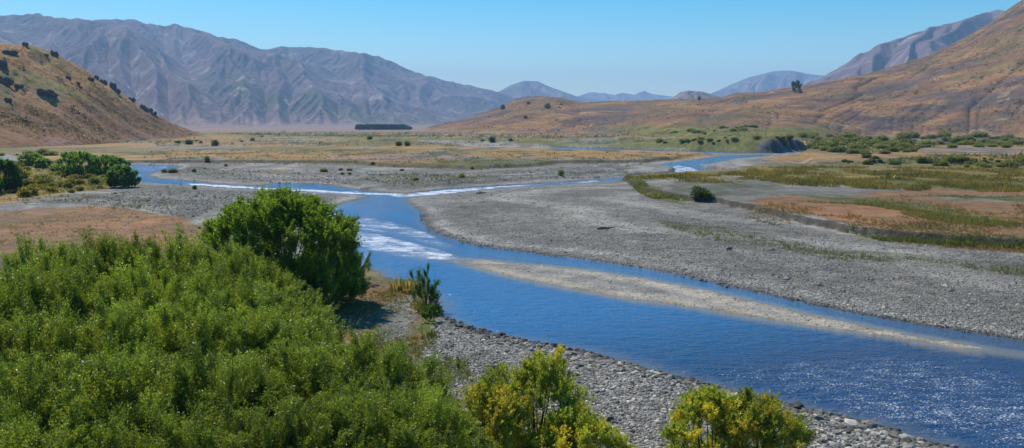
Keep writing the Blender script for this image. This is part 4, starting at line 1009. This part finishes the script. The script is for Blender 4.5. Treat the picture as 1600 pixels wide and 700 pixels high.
tufts('grass', [
 ([(1335,372),(1420,376),(1500,382),(1600,388),(1700,394),(1700,399),(1600,393),(1500,388),(1420,381),(1345,376)], 1500, 0.36, GN1, OL1, 0),
 ([(1165,328),(1200,317),(1300,320),(1400,308),(1600,308),(1700,312),(1700,396),(1600,388),(1500,381),(1400,373),(1340,368),(1280,354),(1200,339)], 11000, 0.26, (0.27, 0.14, 0.06), (0.13, 0.11, 0.04), 1),
 ([(1165,331),(1200,340),(1250,352),(1290,360),(1340,370),(1340,374),(1290,365),(1250,356),(1200,344),(1160,334)], 260, 0.3, GN1, BR, 1),
 ([(1030,345),(1130,362),(1200,374),(1290,392),(1400,402),(1500,412),(1600,418),(1700,424),(1700,444),(1600,437),(1500,434),(1380,416),(1280,404),(1200,388),(1120,380),(1040,358)], 1500, 0.24, OL1, BR, 0),
 ([(975,279),(1000,286),(1012,298),(1040,309),(1075,317),(1065,321),(1030,316),(1000,304),(985,290)], 1800, 0.4, OL1, OL2, 0),
 ([(1255,317),(1330,320),(1400,325),(1480,337),(1540,350),(1600,354),(1540,357),(1470,350),(1400,336),(1300,325)], 2500, 0.35, OL1, OL2, 1),
 ([(560,428),(596,421),(625,440),(655,452),(668,470),(662,500),(690,530),(655,560),(640,600),(560,560),(500,520),(500,470)], 2600, 0.2, (0.26, 0.14, 0.07), OL1, 0),
 ([(575,425),(600,424),(625,438),(660,447),(652,458),(600,450),(570,442)], 520, 0.5, OL1, GD2, 0),
 ([(650,470),(690,478),(690,500),(676,528),(655,522),(658,495)], 500, 0.38, GN1, GN2, 0),
 ([(655,575),(720,560),(745,600),(700,606)], 130, 0.25, OL1, GN2, 0),
 ([(-60,338),(100,326),(200,328),(290,345),(345,372),(345,400),(200,400),(-60,430)], 2200, 0.2, GD1, BR, 0),
 ([(-60,318),(60,308),(200,300),(300,320),(220,330),(60,328),(-60,336)], 500, 0.4, GD1, OL1, 0),
 ([(0,262),(90,258),(180,276),(168,297),(95,303),(-20,316)], 2600, 0.5, OL1, GD2, 0),
 ([(580,277),(640,274),(720,277),(800,278),(760,286),(690,291),(640,296),(600,292),(560,284)], 900, 0.35, OL1, BR, 0),
 ([(300,262),(360,270),(420,296),(420,310),(330,312),(250,300)], 300, 0.4, OL1, BR, 0),
], 8, 51)
tufts('reeds', [
 ([(1160,268),(1200,263),(1250,262),(1400,263),(1600,266),(1700,268),(1700,308),(1600,303),(1480,303),(1280,294),(1180,290),(1080,287),(1000,282),(975,278),(1040,276),(1140,273)], 20000, 0.55, (0.31, 0.20, 0.05), (0.13, 0.115, 0.032), 1),
 ([(230,236),(560,236),(1000,240),(1090,244),(1000,254),(860,256),(740,264),(560,257),(420,255),(220,254)], 7000, 0.45, GD1, OL1, 1),
 ([(1250,213),(1330,212),(1400,220),(1470,217),(1600,218),(1700,220),(1700,234),(1500,232),(1440,237),(1390,246),(1300,242),(1262,234)], 5000, 0.9, (0.17, 0.165, 0.045), (0.09, 0.10, 0.035), 0),
 ([(1380,260),(1420,250),(1500,247),(1600,250),(1700,252),(1700,266),(1500,264)], 2500, 0.7, (0.17, 0.16, 0.05), (0.08, 0.09, 0.035), 0),
 ([(380,208),(640,208),(1000,209),(1000,217),(860,219),(640,217),(420,217),(330,212)], 4200, 1.3, (0.07, 0.08, 0.035), (0.14, 0.14, 0.045), 0),
 ([(240,218),(480,218),(1000,220),(1000,228),(640,230),(240,232)], 2600, 0.9, (0.10, 0.10, 0.04), (0.26, 0.19, 0.08), 0),
 ([(950,214),(1100,208),(1260,210),(1262,222),(1200,236),(1080,230),(940,226)], 3500, 0.7, (0.17, 0.17, 0.04), (0.10, 0.13, 0.03), 1),
], 6, 52)
print('grass', time.time() - T0)

# tussock and matagouri specks over the hillsides (uncountable)
r = np.random.default_rng(77)
q = np.vstack([in_poly([(660,205),(800,160),(860,153),(1100,158),(1280,134),(1400,106),(1600,5),(1640,5),(1640,212),(1000,214)], 9000, r), in_poly([(-40,70),(40,72),(120,105),(200,155),(300,208),(310,222),(-40,228)], 14000, r)])
S_ = surf(q[:, 0], q[:, 1]); S_ = S_[~np.isnan(S_[:, 0])]; dd_ = np.hypot(S_[:, 0], S_[:, 1])
keep = (dd_ > 480) & (dd_ < 2400) & (fbm(S_[:, 0] / 70, S_[:, 1] / 70, 4, 88, 0.6) > r.uniform(-0.10, 0.45, len(S_))); S_ = S_[keep]; dd_ = dd_[keep]
n_ = len(S_); b = 7; idx = np.repeat(np.arange(n_), b); sz = np.where(dd_ < 1000, 0.38, 0.7)[idx] * r.lognormal(0, 0.45, n_)[idx]
P = S_[idx] + np.stack([r.normal(0, 0.4, n_ * b) * sz, r.normal(0, 0.4, n_ * b) * sz, np.full(n_ * b, -0.1)], 1)
D = np.stack([r.normal(0, 0.6, n_ * b), r.normal(0, 0.6, n_ * b), np.ones(n_ * b)], 1); hu = r.uniform(0, 1, n_)[idx][:, None]
V_, F_, c_ = leaves(P, D, sz, sz * 0.8, np.array((0.07, 0.065, 0.03)) * (1 - hu) + np.array((0.17, 0.12, 0.05)) * hu, r)
me = np_mesh('hillside_scrub', V_, F_, c_, smooth=False); me.materials.append(M_shrub); tag(link('hillside_scrub', me), kind='stuff')
# ------------------------------------------------------------------ stones (uncountable)
ph = (1 + 5 ** 0.5) / 2
ico = np.array([(-1,ph,0),(1,ph,0),(-1,-ph,0),(1,-ph,0),(0,-1,ph),(0,1,ph),(0,-1,-ph),(0,1,-ph),(ph,0,-1),(ph,0,1),(-ph,0,-1),(-ph,0,1)]) / math.sqrt(1 + ph * ph)
icf = np.array([(0,11,5),(0,5,1),(0,1,7),(0,7,10),(0,10,11),(1,5,9),(5,11,4),(11,10,2),(10,7,6),(7,1,8),(3,9,4),(3,4,2),(3,2,6),(3,6,8),(3,8,9),(4,9,5),(2,4,11),(6,2,10),(8,6,7),(9,8,1)])
oc = np.array([(1,0,0),(-1,0,0),(0,1,0),(0,-1,0),(0,0,1),(0,0,-1)], float); ocf = np.array([(0,2,4),(2,1,4),(1,3,4),(3,0,4),(2,0,5),(1,2,5),(3,1,5),(0,3,5)])
def stones(name, lst, shape, faces, seed):
    r = np.random.default_rng(seed); X = []; 
    allP, allS, allC = [], [], []
    for poly, n, size, lo, hi, dark in lst:
        q = in_poly(poly, n, r); x, y = ground_pt(q[:, 0], q[:, 1], 0.2); d_ = gsample(sdw, x, y); ok = (d_ > lo) & (d_ < hi); x, y, d_ = x[ok], y[ok], d_[ok]
        s_ = size * r.lognormal(0, 0.42, len(x)); z = np.maximum(hg(x, y), -0.06) 
        z = np.where(d_ < 0, -0.02, z)
        v_ = r.choice([0.09, 0.15, 0.22, 0.30, 0.42, 0.55], len(x), p=[.14, .2, .26, .2, .14, .06]) * r.uniform(0.8, 1.2, len(x)); v_ = (0.2 * (v_ / 0.2) ** 0.55 if len(shape) == 6 else v_ * 0.92) * dark
        wet = np.clip(1 - np.maximum(d_, 0) / 0.7, 0, 1) * 0.7; v_ = v_ * (1 - wet)
        tint = r.normal(0, 0.03, (len(x), 1)) * np.array([[1, 0.2, -1]]) + np.array([[1.17, 1.06, 0.92]])
        allP.append(np.stack([x, y, z + s_ * 0.12], 1)); allS.append(s_); allC.append(v_[:, None] * tint)
    P = np.vstack(allP); S_ = np.concatenate(allS); Cc = np.vstack(allC); n = len(P)
    sh = shape[None] * r.uniform(0.78, 1.2, (n, len(shape), 1)) * np.stack([r.uniform(0.8, 1.3, n), r.uniform(0.6, 1.0, n), r.uniform(0.35, 0.7, n)], 1)[:, None]
    a = r.uniform(0, 6.283, n); ca, sa = np.cos(a)[:, None], np.sin(a)[:, None]
    x = sh[..., 0] * ca - sh[..., 1] * sa; y = sh[..., 0] * sa + sh[..., 1] * ca; z = sh[..., 2] + 0.25 * x * r.normal(0, 0.6, (n, 1))
    V_ = (np.stack([x, y, z], -1) * S_[:, None, None] + P[:, None]).reshape(-1, 3)
    F_ = (faces[None] + (np.arange(n) * len(shape))[:, None, None]).reshape(-1, 3)
    me_ = np_mesh(name, V_, F_, np.repeat(Cc, len(shape), 0), smooth=False); me_.materials.append(M_stone); tag(link(name, me_), kind='stuff'); print(name, n)
near_bank = [(655,545),(690,490),(780,522),(920,548),(1000,568),(1130,604),(1260,637),(1400,668),(1530,708),(1600,760),(1000,760),(880,760),(700,760),(690,620)]
stones('cobbles', [
 (near_bank, 42000, 0.055, 0.0, 99, 1.0), (near_bank, 4000, 0.078, 0.0, 99, 1.0),
 ([(690,490),(780,518),(920,545),(1060,584),(1200,620),(1330,648),(1470,690),(1560,716),(1520,760),(1400,700),(1260,655),(1130,622),(1000,588),(860,560),(720,520)], 4200, 0.115, -1.0, 2.5, 0.75),
 ([(560,440),(655,455),(665,500),(650,600),(600,600),(540,520)], 1500, 0.05, 0, 99, 0.95),
], ico, icf, 61)
stones('gravel', [
 ([(640,305),(980,285),(1100,325),(1300,372),(1650,410),(1650,535),(1400,498),(1200,460),(1000,424),(850,400),(740,384),(668,358),(660,330)], 26000, 0.075, 0.0, 999, 0.95),
 ([(640,325),(668,358),(740,384),(850,400),(1000,424),(1200,460),(1400,498),(1650,535),(1650,524),(1400,488),(1200,452),(1000,418),(850,394),(745,378),(680,352),(655,325)], 4500, 0.09, -0.5, 3, 1.2),
 ([(740,405),(1000,432),(1200,465),(1500,536),(1300,513),(1000,470),(800,432)], 1500, 0.05, 0.1, 99, 1.3),
 ([(210,300),(420,300),(520,312),(500,335),(330,330),(300,345),(200,325),(60,318)], 6000, 0.12, 0.2, 99, 0.85),
 ([(240,262),(560,268),(720,272),(980,262),(980,276),(700,290),(420,287),(240,268)], 5000, 0.16, 0.3, 99, 0.7),
], oc, ocf, 62)
# driftwood
for (x, y, L, a, lab) in [(946,364,26,0.05,'dark driftwood log lying on the far gravel bank'),(752,306,16,0.2,'short dark log on the gravel near the upper channel'),(1140,397,10,0.4,'small bleached branch below the sparse grass line')]:
    X, Y = ground_pt(x, y); m = Y / F; g = float(hg(X, Y)[0]); Lm = L * m / 2
    parts = [tube([(-Lm, 0, 0.12), (-Lm * .4, 0.1, 0.2), (Lm * .3, -0.05, 0.18), (Lm, 0.15, 0.25)], [0.12, 0.16, 0.13, 0.05], 6), tube([(Lm * .2, 0, 0.2), (Lm * .5, 0.4, 0.45)], [0.06, 0.02], 5), tube([(-Lm * .3, 0, 0.2), (-Lm * .1, -0.4, 0.4), (0, -0.6, 0.6)], [0.05, 0.04, 0.015], 5)]
    V_, F_ = join(parts); me = np_mesh('driftwood_log', V_, F_); o = link('driftwood_log', me, M_log, None, (X, Y, g)); o.rotation_euler.z = a; tag(o, lab, 'log')
# pale track at the left edge
tp = [(-40,236),(0,243),(14,248),(26,254),(36,258)]; tw = [1.5, 1.8, 2.2, 3.0, 4.2]
pts = []
for (x, y), w in zip(tp, tw): 
    X, Y = ground_pt(x, y, 1.2); pts.append((X, Y))
pts = np.array(pts); tt = np.linspace(0, len(pts) - 1, 40); cx = np.interp(tt, range(len(pts)), pts[:, 0]); cy = np.interp(tt, range(len(pts)), pts[:, 1])
dx_ = np.gradient(cx); dy_ = np.gradient(cy); L_ = np.hypot(dx_, dy_); nx, ny = -dy_ / L_, dx_ / L_; W_ = np.linspace(-3.2, 3.2, 7)
TX = cx[:, None] + nx[:, None] * W_; TY = cy[:, None] + ny[:, None] * W_; TZ = hg(TX.ravel(), TY.ravel()).reshape(TX.shape) + 0.12
me = np_mesh('gravel_track', np.stack([TX, TY, TZ], -1).reshape(-1, 3), grid_faces(40, 7)); tag(link('track', me, M_road), kind='structure')
print('stones', time.time() - T0)

# ------------------------------------------------------------------ air, light, camera
hz = bpy.data.meshes.new('haze'); x0, x1, y0, y1, z0, z1 = -9000, 11000, -300, 15500, -8, 860
hz.from_pydata([(x0,y0,z0),(x1,y0,z0),(x1,y1,z0),(x0,y1,z0),(x0,y0,z1),(x1,y0,z1),(x1,y1,z1),(x0,y1,z1)], [], [(3,2,1,0),(4,5,6,7),(0,1,5,4),(1,2,6,5),(2,3,7,6),(3,0,4,7)])
mh = bpy.data.materials.new('haze_air'); mh.use_nodes = True; nt = mh.node_tree; nt.nodes.clear()
pv = nt.nodes.new('ShaderNodeVolumePrincipled'); pv.inputs['Color'].default_value = (0.40, 0.66, 1.0, 1); pv.inputs['Density'].default_value = HAZE = 9.5e-5; pv.inputs['Anisotropy'].default_value = 0.0
out = nt.nodes.new('ShaderNodeOutputMaterial'); nt.links.new(pv.outputs[0], out.inputs['Volume'])
tag(link('haze', hz, mh), kind='stuff')

SUN_AZ, SUN_EL = math.radians(-38), math.radians(50)      # compass angle from the view direction, left of it
w = bpy.data.worlds.new('World'); sc.world = w; w.use_nodes = True; nt = w.node_tree
sky = nt.nodes.new('ShaderNodeTexSky'); sky.sky_type = 'NISHITA'; sky.sun_disc = False; sky.sun_elevation = SUN_EL; sky.sun_rotation = SUN_AZ
sky.altitude = 600; sky.air_density = 1.0; sky.dust_density = 0.6; sky.ozone_density = 1.6
bg = nt.nodes['Background']; hs = nt.nodes.new('ShaderNodeHueSaturation'); hs.inputs['Saturation'].default_value = 1.9; hs.inputs['Hue'].default_value = 0.485; nt.links.new(sky.outputs[0], hs.inputs['Color']); nt.links.new(hs.outputs[0], bg.inputs[0]); bg.inputs[1].default_value = 0.13
sd = bpy.data.lights.new('sun', 'SUN'); sd.energy = 5.0; sd.angle = math.radians(0.53); sd.color = (1.0, 0.945, 0.86)
so = bpy.data.objects.new('sun', sd); COL.objects.link(so)
from mathutils import Vector
dirv = Vector((math.sin(SUN_AZ) * math.cos(SUN_EL), math.cos(SUN_AZ) * math.cos(SUN_EL), math.sin(SUN_EL)))
so.rotation_euler = dirv.to_track_quat('Z', 'Y').to_euler(); so.location = (0, 0, 60)
cd = bpy.data.cameras.new('camera'); cam = bpy.data.objects.new('camera', cd); COL.objects.link(cam); sc.camera = cam
cam.location = (0, 0, CH); cam.rotation_euler = (math.pi / 2 - TH, 0, 0)
cd.sensor_width = 36; cd.lens = F / 1600 * 36; cd.clip_start = 0.5; cd.clip_end = 60000
sc.view_settings.view_transform = 'Standard'; sc.view_settings.look = 'None'; sc.view_settings.exposure = 0.1; sc.view_settings.gamma = 1.0
sc.cycles.max_bounces = 6; sc.cycles.diffuse_bounces = 2; sc.cycles.glossy_bounces = 2; sc.cycles.transmission_bounces = 4; sc.cycles.volume_bounces = 1; sc.cycles.transparent_max_bounces = 4
sc.cycles.use_denoising = True; sc.cycles.sample_clamp_indirect = 4.0
print('script done', time.time() - T0)
